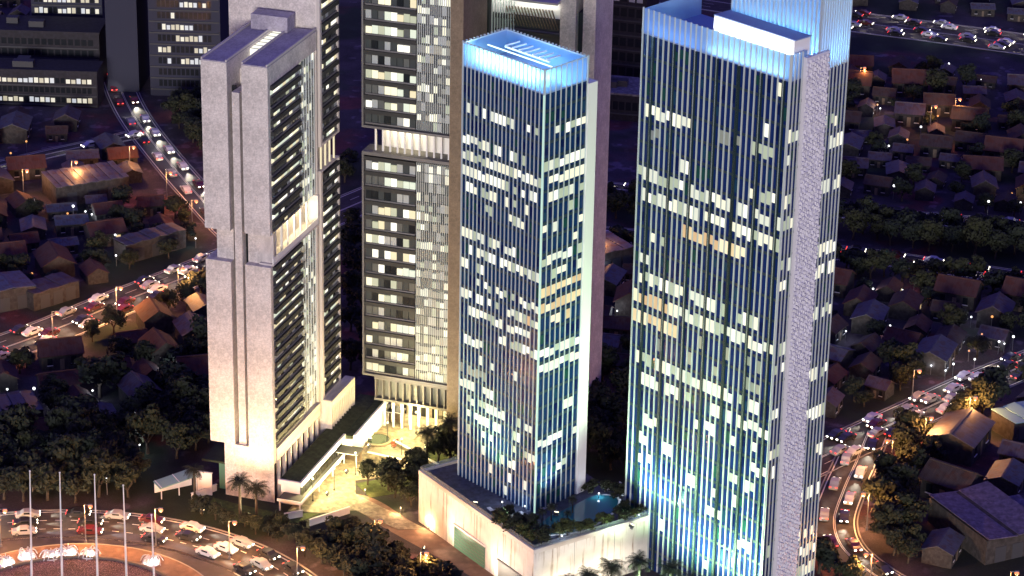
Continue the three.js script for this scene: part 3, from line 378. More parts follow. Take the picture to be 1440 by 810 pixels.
// ---------- podium ----------
const PODIUM = [[-16.75, 113.27], [4.75, 143.82], [26.65, 129.08]], HPOD = 10.4;
{
  const [a, b, c] = PODIUM, d = [a[0] + c[0] - b[0], a[1] + c[1] - b[1]];
  const t = thing('stone_podium', 'white stone podium with rooftop pool garden and garage doors below the glass tower', 'podium', b[0], b[1]);
  const rel = (p) => [p[0] - b[0], p[1] - b[1]], poly = [a, b, c, d].map(rel);
  put(t, 'wall', prism(poly, 0, HPOD - 0.5), M.stoneStain); put(t, 'roof_deck', prism(poly.map(([x, z]) => [x * 0.985, z * 0.985 - 0.2]), HPOD - 0.5, HPOD - 0.1), M.deckBlue);
  const fl = facade(t, a, b), fr = facade(t, b, c), fb = facade(t, d, a);
  for (const f of [fl, fr, fb]) { f.bar('coping', M.stoneStain, 0, f.L, HPOD - 0.5, HPOD + 0.35, -0.45, 0.06); f.bar('glass_rail', M.railGlass, 0.2, f.L - 0.2, HPOD + 0.36, HPOD + 1.2, -0.25, -0.2); }
  fl.bar('garage_door', M.greenGlass, 12.2, 22.2, 0.1, 4.6, 0.02, 0.14); fl.bar('garage_frame', M.white, 11.9, 22.5, 4.6, 4.95, 0.02, 0.25);
  for (let k = 0; k < 6; k++) fl.bar('garage_door_slat', M.greyMetal, 12.3, 22.1, 0.8 + k * 0.7, 0.86 + k * 0.7, 0.14, 0.18);
  fl.bar('garage_door', M.greyMetal, 26.5, 36, 0.05, 3.8, 0.02, 0.1); fl.bar('garage_frame', M.concrete, 26.3, 36.2, 3.8, 4.1, 0.02, 0.2);
  for (const u of [9.4, 18.6, 27.9]) { fl.bar('wall_joint', M.concrete, u, u + 0.07, 0, HPOD - 0.55, 0.005, 0.03); }
  for (const u of [8.8, 17.6]) fr.bar('wall_joint', M.concrete, u, u + 0.07, 0, HPOD - 0.55, 0.005, 0.03);
  // pool on the roof
  const pool = [[7.5, 130.71], [11.15, 126.93], [16.18, 121.91], [20.09, 122.88], [18.9, 128.57], [13.88, 135.12], [8.49, 137.25], [4.03, 137.43]];
  const sh = new THREE.SplineCurve([...pool, pool[0]].map((p) => new THREE.Vector2(p[0] - b[0], p[1] - b[1]))).getPoints(40).map((p) => [p.x, p.y]); sh.pop();
  put(t, 'pool_rim', prism(sh.map(([x, z]) => [x * 1.03 + 0.1, z * 1.03 + 0.3]), HPOD - 0.12, HPOD + 0.12), M.paleWall); put(t, 'pool_water', prism(sh, HPOD - 0.1, HPOD + 0.17), M.water);
}
// ---------- plaza ----------
{
  const poly = [[-41.61, 109.96], [-37.68, 99.13], [-32.03, 85.93], [-25.07, 61.35], [-18.4, 64.11], [-9.56, 69.41], [-9.41, 75.98], [-17.33, 85.29], [-21.43, 94.18], [-29.57, 96.97], [-29.24, 102.67], [-15.11, 116.63], [-20.42, 116.85], [-28.84, 109.43], [-35.49, 110.87]];
  const g = prism(poly, 0, 0.1); ground('plaza_paving', g, M.plaza, 0.004);
  const lawn = [[-17.31, 85.92], [-9.39, 76.63], [-9.01, 92.73], [-15.9, 93.94], [-17.72, 100.69], [-26.44, 104.04], [-29.5, 98.18], [-21.4, 94.79]]; ground('lawn', prism(lawn, 0, 0.06), M.lawn, 0.002);
  const lawn2 = [[-56.24, 105.29], [-51.96, 107.47], [-43.26, 111.19], [-35.49, 110.87], [-39.22, 114.77], [-51.2, 115.27], [-57.13, 109.73]]; ground('lawn', prism(lawn2, 0, 0.06), M.lawn, 0.002);
  const [px, pz] = [-26.2, 79.3];
  const p = thing('round_pond', 'round dark pond with pale stone rim on the yellow plaza', 'pond', px, pz);
  put(p, 'rim', new THREE.LatheGeometry([[2.45, 0.08], [2.45, 0.5], [3.0, 0.5], [3.05, 0.08]].map((q) => new THREE.Vector2(...q)), 48), M.tan); put(p, 'water', new THREE.CylinderGeometry(2.46, 2.46, 0.3, 48), M.pondWater).position.y = 0.25;
  for (const r of [3.9, 4.9, 5.9]) { const q = put(p, 'paving_band', new THREE.RingGeometry(r, r + 0.4, 48, 1, Math.PI * 0.55, Math.PI * 0.8), M.paverRed); q.rotation.x = -Math.PI / 2; q.position.y = 0.115; }
  const [bx, bz] = [-24.46, 88.74]; const pl = thing('planter_wall', 'pale raised planter wall on the plaza between the round pond and tree clump', 'planter', bx, bz, TURN - 0.1);
  mass(pl, 'wall', M.plaza, -3.6, 3.6, 0, 1.3, -0.3, 0); bar(pl, 'coping', M.white, -3.7, 3.7, 1.3, 1.45, -0.4, 0.1); bar(pl, 'bed', M.plaza, -3.6, 3.6, 0, 1.2, -3.2, -0.31);
  const [cx, cz] = [-17.55, 86.88]; const kw = thing('garden_wall', 'long pale low wall at the edge of the plaza lawn near the palms', 'wall', cx, cz, -0.85 + Math.PI / 2); bar(kw, 'wall', M.plaza, -0.2, 0.2, 0, 0.9, -8, 6); bar(kw, 'coping', M.white, -0.28, 0.28, 0.9, 1.02, -8.1, 6.1);
  const [sx, sz] = [-22.41, 81.7]; const sc = thing('red_bench', 'red slatted bench on the plaza beside the round pond', 'bench', sx, sz, 0.9);
  const red = mat([0.4, 0.07, 0.03], 0.6); for (let k = 0; k < 4; k++) bar(sc, 'seat_slat', red, -1.1, 1.1, 0.5, 0.56, -0.3 + k * 0.17, -0.17 + k * 0.17); for (let k = 0; k < 3; k++) bar(sc, 'back_slat', red, -1.1, 1.1, 0.68 + k * 0.2, 0.82 + k * 0.2, -0.38, -0.32); for (const x of [-0.9, 0.9]) { bar(sc, 'leg', M.deepGrey, x - 0.06, x + 0.06, 0.1, 0.5, 0.2, 0.3); bar(sc, 'leg', M.deepGrey, x - 0.06, x + 0.06, 0.1, 1.2, -0.44, -0.36); }
  // entrance canopies by the lobby
  for (const [x, z, w, d, lab] of [[-25.37, 70.11, 5.5, 3.4, 'dark flat canopy before the lit lobby columns, set beside the podium rim'], [-22.89, 71, 3.4, 2.6, 'small dark canopy before the lit lobby columns, set beside a larger canopy'], [-31.11, 89.65, 4.4, 3.6, 'dark brown entrance kiosk at the end of the podium canopy strip']]) { const c = thing('entrance_canopy', lab, 'canopy', x, z, TURN); const b = put(c, 'roof', new RoundedBoxGeometry(w, 0.35, d, 2, 0.12), M.deepGrey); b.position.y = 2.9; bar(c, 'roof_rim', M.white, -w / 2 - 0.1, w / 2 + 0.1, 2.95, 3.02, d / 2 - 0.05, d / 2 + 0.1); bar(c, 'wall', M.tan, -w / 2 + 0.3, w / 2 - 0.3, 0, 2.72, -d / 2 + 0.2, -d / 2 + 0.45); for (const s of [-1, 1]) bar(c, 'post', M.white, s * (w / 2 - 0.3) - 0.08, s * (w / 2 - 0.3) + 0.08, 0, 2.73, d / 2 - 0.5, d / 2 - 0.34); }
  // street-side walls and small pavilion
  const seg = (pts, lab) => { for (let i = 0; i + 1 < pts.length; i++) { const [a, b] = [pts[i], pts[i + 1]]; const w = thing('boundary_wall', lab[i], 'wall', a[0], a[1]); const f = facade(w, a, b); f.bar('wall', M.white, 0, f.L, 0, 1.3, -0.2, 0); f.bar('coping', M.paleWall, -0.05, f.L + 0.05, 1.3, 1.42, -0.28, 0.08); } };
  seg([[-44.28, 114.98], [-38.6, 112.45]], ['short white wall on the lawn before the canopy rim, next to the ring road trees']); seg([[-36.99, 116.11], [-29.85, 110.64]], ['low white wall between the tree clump and the yellow plaza']); seg([[-60.2, 106.34], [-55.87, 102.3]], ['low white wall by the glass pavilion beside the stone tower']);
  const [gx, gz] = [-63.55, 103.22]; const pv = thing('glass_pavilion', 'small green glass pavilion with tilted roof pane beside the stone tower', 'pavilion', gx, gz, 0.5);
  const rp = put(pv, 'roof_pane', UNIT, phys([0.3, 0.5, 0.42], 0.2)); rp.scale.set(8, 0.15, 3.6); rp.position.set(0, 2.9, 0); rp.rotation.z = 0.14; bar(pv, 'wall', M.white, -3.8, 3.8, 0, 2.2, -1.7, -1.5); for (const x of [-3.6, 0, 3.6]) { bar(pv, 'post', M.white, x - 0.08, x + 0.08, 0, 2.9 + x * 0.14, 1.4, 1.56); bar(pv, 'glazing_bar', M.white, x - 0.05, x + 0.05, 2.97 + x * 0.14, 3.05 + x * 0.14, -1.8, 1.8); }
  const [wx, wz] = [-58.02, 103.88]; const ws = thing('white_screen_wall', 'tall white blank screen wall between the glass pavilion and the stone tower', 'wall', wx, wz, TURN); bar(ws, 'wall', M.white, -1.5, 1.5, 0, 4.6, -0.25, 0); bar(ws, 'coping', M.paleWall, -1.6, 1.6, 4.6, 4.75, -0.35, 0.1);
}
// ---------- far and low buildings ----------
function block(name, label, p0, p1, depth, h, rows, cols, seed, opt = {}) {
  const dx = p1[0] - p0[0], dz = p1[1] - p0[1], L = Math.hypot(dx, dz), nx = dz / L, nz = -dx / L, R = rng(seed), back = (p) => [p[0] + nx * depth, p[1] + nz * depth];
  const t = thing(name, label, 'building', p0[0], p0[1], 0, opt.group), rel = (p) => [p[0] - p0[0], p[1] - p0[1]];
  put(t, 'wall', prism([p0, p1, back(p1), back(p0)].map(rel), 0, h), opt.wall ?? M.deepGrey);
  put(t, 'roof', prism([p0, p1, back(p1), back(p0)].map(rel).map(([x, z]) => [x * 1.004, z * 1.004]), h, h + 0.5), opt.roof ?? M.concrete);
  const f = facade(t, p0, p1), y0 = opt.y0 ?? 2, fh = (h - y0 - 1) / rows, m0 = opt.m0 ?? 0.04, w = f.L * (1 - 2 * m0) / cols;
  for (let r = 0; r < rows; r++) { f.bar('ledge', opt.ledge ?? M.deepGrey, 0.2, f.L - 0.2, y0 + r * fh - 0.25, y0 + r * fh + 0.1, 0, 0.3); const rp = opt.rowp ? opt.rowp[r] ?? 0 : (R() < 0.35 ? 0.1 : opt.p ?? 0.5); let prev = 0; for (let c = 0; c < cols; c++) { const lit = R() < (prev ? rp * 0.5 + 0.42 * (rp > 0) : rp * 0.75); prev = lit; f.bar(lit ? 'lit_window' : 'window', lit ? M.winFar[Math.floor(R() * 3)] : (opt.pane ? opt.pane(r, R()) : M.glassDark), f.L * m0 + c * w + w * 0.12, f.L * m0 + (c + 1) * w - w * 0.12, y0 + r * fh + fh * 0.25, y0 + r * fh + fh * (lit ? 0.62 + 0.16 * R() : 0.8), 0.02, 0.08); } }
  for (let k = 0; k < (opt.plant ?? 2); k++) { const u = f.L * (0.2 + 0.55 * R()), q = f.at(u, -depth * (0.3 + 0.4 * R())); const o = put(t, 'plant_box', UNIT, M.deepGrey); o.scale.set(3 + R() * 3, 1.6, 2.5); o.position.set(q[0], h + 1.29, q[1]); o.rotation.y = f.th; }
  return t;
}
const navy = mat([0.010, 0.013, 0.04], 0.7), dusk = mat([0.035, 0.032, 0.05], 0.8, { map: TX.mottle });
block('office_block', 'low wide office block with two lit window rows below stepped terraces', [-142.95, -116.89], [-109.47, -115.45], 9, 9.5, 3, 22, 301, { rowp: [0.75, 0, 0.8], wall: dusk, roof: dusk, y0: 0.6 });
block('stepped_office_block', 'dark stepped office block rising behind the low lit office block', [-145.86, -132.83], [-110.96, -131.38], 13, 15, 4, 18, 303, { rowp: [0, 0, 0, 0], wall: dusk, roof: dusk });
block('lit_apartment_tower', 'dark tower with scattered lit windows behind the stepped office block', [-131.74, -149.24], [-112.49, -149.18], 16, 40, 12, 14, 305, { p: 0.6, wall: navy });
block('blank_navy_tower', 'blank navy tower between two lit dark towers by the curving road', [-108.75, -129.18], [-100.32, -128.52], 14, 52, 0, 2, 307, { p: 0, wall: navy, plant: 0 });
block('dark_lit_tower', 'dark tower with patchy lit windows next to the rear stone tower', [-97.02, -126.4], [-78.05, -125.79], 16, 50, 15, 12, 309, { p: 0.5, wall: navy, m0: 0.12 });
block('strip_window_block', 'dark block with pale strip windows behind the gap between the glass towers', [14.39, -145.89], [34.51, -139.95], 14, 32, 7, 9, 311, { rowp: [0, 0, 0, 0, 0, 0.0, 0], wall: dusk, ledge: M.deepGrey, pane: (r, v) => (r > 4 && v < 0.75 ? M.glassPale : M.glassDark) });  // upper panes are pale to hold a reflection in their colour
{ const t = block('warehouse', 'low dark warehouse behind the strip window block', [17.79, -115.5], [32.62, -112.47], 14, 7, 1, 8, 313, { rowp: [0], wall: dusk }); void t; }

// houses: walls, two roof slopes, ridge, windows, door
const HM = { redTile: mat([0.17, 0.07, 0.06], 0.9, { map: TX.roof }), brownTile: mat([0.13, 0.085, 0.075], 0.9, { map: TX.roof }), greyTin: mat([0.18, 0.185, 0.22], 0.6, { map: TX.roof }), purpleTin: mat([0.16, 0.13, 0.18], 0.7, { map: TX.roof }), blueTin: mat([0.16, 0.19, 0.26], 0.6, { map: TX.roof }), wall: mat([0.09, 0.08, 0.078], 0.9, { map: TX.mottle }), wall2: mat([0.065, 0.06, 0.07], 0.9, { map: TX.mottle }) };
function slopeGeo(w, d, rise, over) { const run = d / 2 + over, len = Math.hypot(run, rise * run / (d / 2)); const g = boxM(w + over * 2, 0.14, len); return { g, ang: Math.atan2(rise, d / 2), len, run }; }
function makeHouse(name, w, d, h, rise, roofM, wallM, lit, roofWord) {
  const t = thing(name, '', 'house'); mass(t, 'wall', wallM, -w / 2, w / 2, 0, h, -d / 2, d / 2);
  const gsh = new THREE.BufferGeometry(); { gsh.setAttribute('position', new THREE.Float32BufferAttribute([0, 0, d / 2, 0, 0, -d / 2, 0, rise, 0], 3)); gsh.setAttribute('uv', new THREE.Float32BufferAttribute([0, 0, d, 0, d / 2, rise], 2)); gsh.computeVertexNormals(); } for (const k of [-1, 1]) { const o = put(t, 'gable', gsh, wallM); o.position.set(k * w / 2, h, 0); if (k > 0) o.rotation.y = Math.PI; }
  const s = slopeGeo(w, d, rise, 0.45);
  for (const k of [-1, 1]) { const r = put(t, 'roof_slope', s.g, roofM); r.position.set(0, h + rise / 2 - 0.45 * rise / d + 0.09, k * s.run / 2); r.rotation.x = k * s.ang; }
  bar(t, 'ridge_cap', roofM, -w / 2 - 0.4, w / 2 + 0.4, h + rise + 0.05, h + rise + 0.24, -0.22, 0.22);
  for (const x of [-w * 0.3, w * 0.28]) { const o = bar(t, lit ? 'lit_window' : 'window', lit && x > 0 ? M.winOrange[1] : M.glassDark, x - 0.55, x + 0.55, h * 0.35, h * 0.78, d / 2 + 0.01, d / 2 + 0.07); bar(t, 'window_frame', M.paleWall, x - 0.65, x + 0.65, h * 0.3, h * 0.34, d / 2 + 0.01, d / 2 + 0.16); void o; }
  bar(t, 'door', M.tan, -0.5, 0.45, 0.02, h * 0.7, d / 2 + 0.01, d / 2 + 0.06);
  t.userData.roofWord = roofWord; scene.remove(t); return t;
}
const HOUSES = [makeHouse('red_roof_house', 9, 7, 3.4, 2, HM.redTile, HM.wall, false, 'dark red tiled'), makeHouse('brown_roof_house', 8, 6.4, 3.2, 1.7, HM.brownTile, HM.wall2, false, 'brown tiled'), makeHouse('grey_roof_house', 10, 7.5, 3.6, 1.4, HM.greyTin, HM.wall, false, 'grey metal'), makeHouse('purple_roof_house', 7, 6, 3.2, 1.5, HM.purpleTin, HM.wall2, false, 'dull purple'), makeHouse('lit_red_roof_house', 8.5, 7, 3.5, 1.9, HM.redTile, HM.wall, true, 'maroon tiled, lit'), makeHouse('pale_roof_house', 9.5, 7, 3.4, 1.3, HM.blueTin, HM.wall, false, 'pale blue metal')];
HOUSES.forEach((h) => { delete taken[h.name]; });
function shed(label, p0, p1, depth, h, m, strips) { // large flat hall with roof sheets
  const dx = p1[0] - p0[0], dz = p1[1] - p0[1], L = Math.hypot(dx, dz), nx = dz / L, nz = -dx / L, back = (p) => [p[0] + nx * depth, p[1] + nz * depth];
  const t = thing('hall', label, 'building', p0[0], p0[1]), rel = (p) => [p[0] - p0[0], p[1] - p0[1]]; put(t, 'wall', prism([p0, p1, back(p1), back(p0)].map(rel), 0, h), HM.wall);
  const f = facade(t, p0, p1), w = f.L / strips; for (let k = 0; k < strips; k++) { const o = put(t, 'roof_sheet', boxM(w - 0.12, 0.14, depth + 0.8), m), q = f.at((k + 0.5) * w, -depth / 2); o.position.set(q[0], h + 0.16 + (k % 2) * 0.12, q[1]); o.rotation.y = f.th; o.rotateZ(k % 2 ? 0.09 : -0.09); }
  for (let k = 0; k < 3; k++) f.bar('door', M.deepGrey, f.L * (0.15 + k * 0.28), f.L * (0.15 + k * 0.28) + 2.4, 0.05, Math.min(3.2, h - 0.5), 0.01, 0.1);
  BLK.push([p0, p1, back(p1), back(p0)]);
}
const BLK = [];   // footprints kept free of houses and trees
const inPoly = (x, z, P) => { let c = false; for (let i = 0, j = P.length - 1; i < P.length; j = i++) if ((P[i][1] > z) !== (P[j][1] > z) && x < (P[j][0] - P[i][0]) * (z - P[i][1]) / (P[j][1] - P[i][1]) + P[i][0]) c = !c; return c; };
const paleBlue = mat([0.26, 0.27, 0.36], 0.6, { map: TX.roof }), paleViolet = mat([0.27, 0.22, 0.33], 0.7, { map: TX.mottle });
shed('wide pale blue hall with ribbed strip roof by the curving road', [-109.2, -43.83], [-92.96, -52.24], 11, 5, paleBlue, 12);
shed('pale blue flat hall near the avenue with dark red houses behind it', [-117.46, 22.81], [-104.46, 15.15], 9, 5, paleBlue, 3);
shed('large flat violet hall beyond the slip road trees', [88.02, 126.37], [100.14, 120.38], 19, 5, paleViolet, 2);
shed('flat violet hall with wide roof sheets next to a cyan roofed hall', [82.65, 112.63], [86.82, 122.86], 15, 4.4, paleViolet, 2);
shed('small cyan roofed hall beyond the slip road', [101.16, 74.39], [109.27, 69.47], 7, 4, mat([0.25, 0.5, 0.52], 0.6), 3);
shed('pale grey hall in the gap between the glass towers', [19.04, -7.98], [27.63, -13.47], 10, 5, paleBlue, 4);
shed('low grey hall with flat sheets inside the dark park', [-105.58, 80.19], [-93.36, 75.1], 9, 3.6, HM.greyTin, 5);
shed('long low grey hall beside the avenue trees', [-87.98, -9.37], [-75.59, -20.31], 5, 4.5, HM.greyTin, 7);
shed('violet grey hall facing the lit avenue', [-104.57, 18.3], [-95.83, 9.96], 6, 4, HM.purpleTin, 5);
BLK.push([toWorld(A0, -20, 6), toWorld(A0, 9, 6), toWorld(A0, 9, -43), toWorld(A0, -20, -43)], [toWorld(B0, -3, 4), toWorld(B0, 24, 4), toWorld(B0, 43, -32), toWorld(B0, -3, -18)], [[-18, 112], [4, 146], [30, 130], [10, 100]], [RL, RF, RR, [RL[0] + RR[0] - RF[0], RL[1] + RR[1] - RF[1]]].map(([x, z]) => [38 + (x - 38) * 1.25, 138 + (z - 138) * 1.25]),
  [[-41.61, 109.96], [-37.68, 99.13], [-32.03, 85.93], [-25.07, 61.35], [-18.4, 64.11], [-9.56, 69.41], [-9.41, 75.98], [-17.33, 85.29], [-21.43, 94.18], [-29.57, 96.97], [-29.24, 102.67], [-15.11, 116.63], [-20.42, 116.85], [-28.84, 109.43], [-35.49, 110.87]], [[-156.19, -167.71], [-82.16, -172.27], [-77.2, -122.97], [-107.71, -112.19], [-145.61, -111.13]], [[12.74, -178.13], [36.91, -179.62], [34.32, -108.18], [15.88, -111.51]], [[-68.25, 93.72], [-55.05, 90.05], [-53.19, 108.69], [-66.6, 107.2]]);
const placed = [];
function clear(x, z, r, gap = 0) {
  for (const R of ROADS) for (const p of R.pts) if (Math.hypot(p.x - x, p.z - z) < R.w / 2 + r + Math.min(R.L / 80, 4)) return false;
  if (Math.hypot(x - RING[0], z - RING[1]) < 58.4 + r) return false;
  for (const P of BLK) { if (inPoly(x, z, P)) return false; for (let i = 0; i < P.length; i++) { const a = P[i], b = P[(i + 1) % P.length], dx = b[0] - a[0], dz = b[1] - a[1], t = clamp(((x - a[0]) * dx + (z - a[1]) * dz) / (dx * dx + dz * dz)); if (Math.hypot(a[0] + dx * t - x, a[1] + dz * t - z) < r) return false; } }
  for (const q of placed) if (Math.hypot(q[0] - x, q[1] - z) < q[2] + r + gap) return false;
  return true;
}
function fill(poly, n, r0, r1, seed, make, gap = 0) {
  const R = rng(seed), xs = poly.map((p) => p[0]), zs = poly.map((p) => p[1]), x0 = Math.min(...xs), x1 = Math.max(...xs), z0 = Math.min(...zs), z1 = Math.max(...zs); let made = 0;
  for (let k = 0; k < n * 60 && made < n; k++) { const x = lerp(x0, x1, R()), z = lerp(z0, z1, R()), r = lerp(r0, r1, R()); if (!inPoly(x, z, poly) || !clear(x, z, r, gap)) continue; placed.push([x, z, r]); make(x, z, r, R); made++; }
}
const houseAt = (where, yaw, pick) => (x, z, r, R) => { const h = HOUSES[pick[Math.floor(R() * pick.length)]], s = r / 5.6; const c = copy(h, x, 0, z, yaw + (R() < 0.5 ? 0 : Math.PI / 2) + (R() - 0.5) * 0.3, `${r < 4.4 ? 'small' : r < 5.2 ? 'mid-sized' : 'large'} house with ${h.userData.roofWord} roof ${where}`, `houses ${where}`); delete c.userData.roofWord; c.scale.set(s, s * lerp(0.9, 1.2, R()), s); };
fill([[-128.75, -39.1], [-112.58, -43.65], [-73.48, -43.85], [-70.71, -10.24], [-89.88, 9.67], [-115.94, 31.13]], 44, 3.6, 6, 401, houseAt('between the avenue and the curving road', 0.35, [0, 0, 1, 2, 3, 4, 5]));
fill([[-141.53, -109.14], [-106.48, -110.04], [-99.47, -96.3], [-118.95, -83.63], [-134.67, -71.53]], 14, 3.6, 5.5, 403, houseAt('below the low lit office block', 0.1, [1, 3, 2, 3]));
fill([[-132.88, -61.69], [-117.17, -72.48], [-96.15, -87.5], [-81.94, -58.1], [-112.73, -44.58], [-128.92, -40.01]], 12, 3.6, 5.5, 405, houseAt('beside the ribbed pale hall', 0.3, [0, 2, 3, 2]));
fill([[-112.5, 50], [-91, 34.45], [-66.97, 17.27], [-62.03, 60.96], [-87.39, 78.75], [-106.52, 82.8]], 24, 3.8, 6, 407, houseAt('in the dark park below the avenue', 0.4, [0, 0, 4, 2, 3]));
fill([[71.55, -3.52], [115.97, 5.28], [112.22, 28.65], [84.49, 54.37], [63.59, 72.78]], 46, 3.6, 6.2, 409, houseAt('between the lower road and the east avenue', -0.45, [0, 0, 1, 2, 3, 4]));
fill([[91.41, -160.83], [142.44, -147.49], [126.97, -52.49], [79.46, -59.48]], 70, 3.6, 6, 411, houseAt('below the highway', -0.2, [1, 3, 2, 3, 1, 0]));
fill([[87.31, 77.58], [109.75, 53.23], [102.36, 98.65], [81.92, 127.97], [76.73, 117.13]], 22, 4.2, 7, 413, houseAt('beyond the slip road trees', -0.5, [2, 3, 2, 1, 3]));
fill([[18.37, -24.21], [28.73, -22.12], [25.03, 50.08], [16.29, 57.44]], 12, 3.6, 5.4, 415, houseAt('in the gap between the glass towers', -0.2, [0, 3, 2, 1]));
fill([[100.71, -242.48], [157.91, -242.55], [151.86, -205.35], [99.54, -220.73]], 14, 3.6, 5.5, 417, houseAt('above the highway', -0.1, [1, 3, 2]));
fill([[-156.81, -204.25], [-142.47, -205.17], [-136.53, -168.92], [-150.3, -168.07]], 5, 3.6, 5, 419, houseAt('beside the stepped office block', 0, [2, 3]));

// ---------- trees ----------
const LEAF = [mat([0.016, 0.022, 0.011], 0.9, { side: THREE.DoubleSide }), mat([0.011, 0.018, 0.012], 0.9, { side: THREE.DoubleSide }), mat([0.022, 0.027, 0.010], 0.9, { side: THREE.DoubleSide }), mat([0.045, 0.055, 0.012], 0.9, { side: THREE.DoubleSide })], BARK = mat([0.05, 0.04, 0.032], 0.95), PALMLEAF = mat([0.016, 0.02, 0.009], 0.8, { side: THREE.DoubleSide });
function crownGeo(seed, leaves, squash) { // leaf quads spread over clumps inside the crown
  const R = rng(seed), clumps = [], pos = [], nor = [], g3 = () => (R() + R() + R() - 1.5) / 1.5;
  for (let i = 0; i < 15; i++) { const a = R() * 6.283, rr = Math.sqrt(R()) * 0.66, y = 0.25 + R() * 0.75; clumps.push([Math.cos(a) * rr * (1.15 - 0.5 * y), y * squash, Math.sin(a) * rr * (1.15 - 0.5 * y), 0.24 + 0.2 * R()]); }
  const a = new THREE.Vector3(), b = new THREE.Vector3(), n = new THREE.Vector3();
  for (let i = 0; i < leaves; i++) {
    const c = clumps[Math.floor(R() * clumps.length)]; n.set(g3(), g3() + 0.25, g3()).normalize(); const rr = c[3] * (0.55 + 0.5 * R()), x = c[0] + n.x * rr, y = c[1] + n.y * rr * 0.85, z = c[2] + n.z * rr;
    n.x += (R() - 0.5) * 1.3; n.y += (R() - 0.5) * 1.3; n.z += (R() - 0.5) * 1.3; n.normalize(); a.set(R() - 0.5, R() - 0.5, R() - 0.5).cross(n).normalize(); b.copy(n).cross(a); const s = 0.035 + 0.045 * R(), l = s * (1.3 + R());
    const q = [[-s, 0], [0, -l], [s, 0], [0, l]].map(([u, v]) => [x + a.x * u + b.x * v, y + a.y * u + b.y * v, z + a.z * u + b.z * v]);
    for (const k of [0, 1, 2, 0, 2, 3]) { pos.push(...q[k]); nor.push(n.x, n.y, n.z); }
  }
  const g = new THREE.BufferGeometry(); g.setAttribute('position', new THREE.Float32BufferAttribute(pos, 3)); g.setAttribute('normal', new THREE.Float32BufferAttribute(nor, 3)); return g;
}
function limb(a, b, r0, r1) { const va = new THREE.Vector3(...a), vb = new THREE.Vector3(...b), d = vb.clone().sub(va), g = new THREE.CylinderGeometry(r1, r0, d.length(), 6, 1); g.translate(0, d.length() / 2, 0); g.applyQuaternion(new THREE.Quaternion().setFromUnitVectors(new THREE.Vector3(0, 1, 0), d.normalize())); g.translate(...a); return g; }
const TREES = [[0.85, 900], [1.05, 1000], [1.3, 1000], [0.9, 850], [1.1, 950]].map(([sq, n], i) => { const t = new THREE.Group(); t.name = 'tree'; t.userData = { category: 'tree' }; const R = rng(900 + i); put(t, 'trunk', mergeGeometries([limb([0, 0, 0], [0.03, 0.5, 0.02], 0.075, 0.05), ...[0, 1, 2, 3].map((k) => limb([0.03, 0.42, 0.02], [Math.cos(k * 1.6 + i) * 0.4, 0.8 + R() * 0.35, Math.sin(k * 1.6 + i) * 0.4], 0.045, 0.015))]), BARK); const c = put(t, 'crown', crownGeo(500 + i, n, sq), LEAF[[0, 1, 2, 1, 0][i]]); c.position.y = 0.42; return t; });
const treeAt = (where, kinds = [0, 1, 2, 3, 4]) => (x, z, r, R) => { const ki = kinds[Math.floor(R() * kinds.length)], c = copy(TREES[ki], x, 0, z, R() * 6.28, `${r < 2.05 ? 'small' : r < 2.6 ? 'mid-sized' : 'large'} ${['low spreading', 'round black-green', 'tall olive', 'squat black-green', 'round dark'][ki]} tree ${where}`, `trees ${where}`); const s = r * lerp(1.5, 1.9, R()); c.scale.set(s, s * lerp(0.85, 1.1, R()), s); };
fill([[-103.71, 90.58], [-95.66, 62.48], [-80.82, 42.43], [-65.05, 32.48], [-58.84, 87.08], [-65.53, 107.15], [-100.09, 110.65]], 90, 2.0, 3.4, 501, treeAt('in the park by the ring road'), -0.9);
fill([[-38.16, 128.7], [-34.58, 123.88], [-28.12, 121.95], [-23.94, 126.21], [-18.4, 133.32], [-9.05, 144.76], [-8.85, 152.35], [-28.8, 153.12], [-34.98, 136.64]], 60, 1.6, 2.6, 503, treeAt('between the ring road and the driveway'), -0.8);
fill([[-29.29, 101.78], [-28.19, 92], [-21.51, 92.34], [-17.77, 88.45], [-17.56, 101.28], [-22.58, 105.06]], 12, 1.8, 2.6, 505, treeAt('in the clump beside the podium and plaza'), -0.7);
fill([[-21, 103.81], [-17.2, 103.65], [-16.89, 111.84], [-19.37, 110.2]], 3, 1.6, 2.2, 507, treeAt('against the podium corner'), -0.6);
fill([[-110.52, 52.74], [-67.08, 1.25], [-65.42, 17.2], [-90.68, 36.66], [-108.66, 63.06]], 34, 1.7, 3, 509, treeAt('along the avenue below the tin halls'), -0.7);
fill([[-113.89, 34.03], [-69.18, -18.9], [-68.29, -10.36], [-112.44, 42.08]], 22, 1.5, 2.4, 511, treeAt('on the far side of the avenue'), -0.6);
fill([[74.9, -47.9], [124.7, -38.55], [120.27, -11.32], [95.54, -21.59], [73.03, -27.87]], 42, 1.8, 3.2, 513, treeAt('between the upper and lower roads'), -0.8);
fill([[72.53, -22.59], [95.15, -18.55], [119.58, -7.12], [117.84, 3.58], [93.55, -5.84], [71.4, -10.58]], 24, 1.8, 2.8, 515, treeAt('below the lower road'), -0.7);
fill([[75.75, -56.89], [126.81, -51.54], [125.75, -44.99], [75.17, -50.71]], 14, 1.5, 2.4, 517, treeAt('above the upper road'), -0.6);
fill([[18.36, -62.02], [30.83, -59.78], [29.5, -20.42], [17.36, -23.29]], 12, 1.6, 2.8, 519, treeAt('along the roads in the gap between the glass towers'), -0.6);
fill([[16.35, 36.09], [27.6, 35.56], [23.34, 95.94], [14.7, 83.91]], 26, 1.9, 3, 521, treeAt('behind the podium garden'), -0.9);
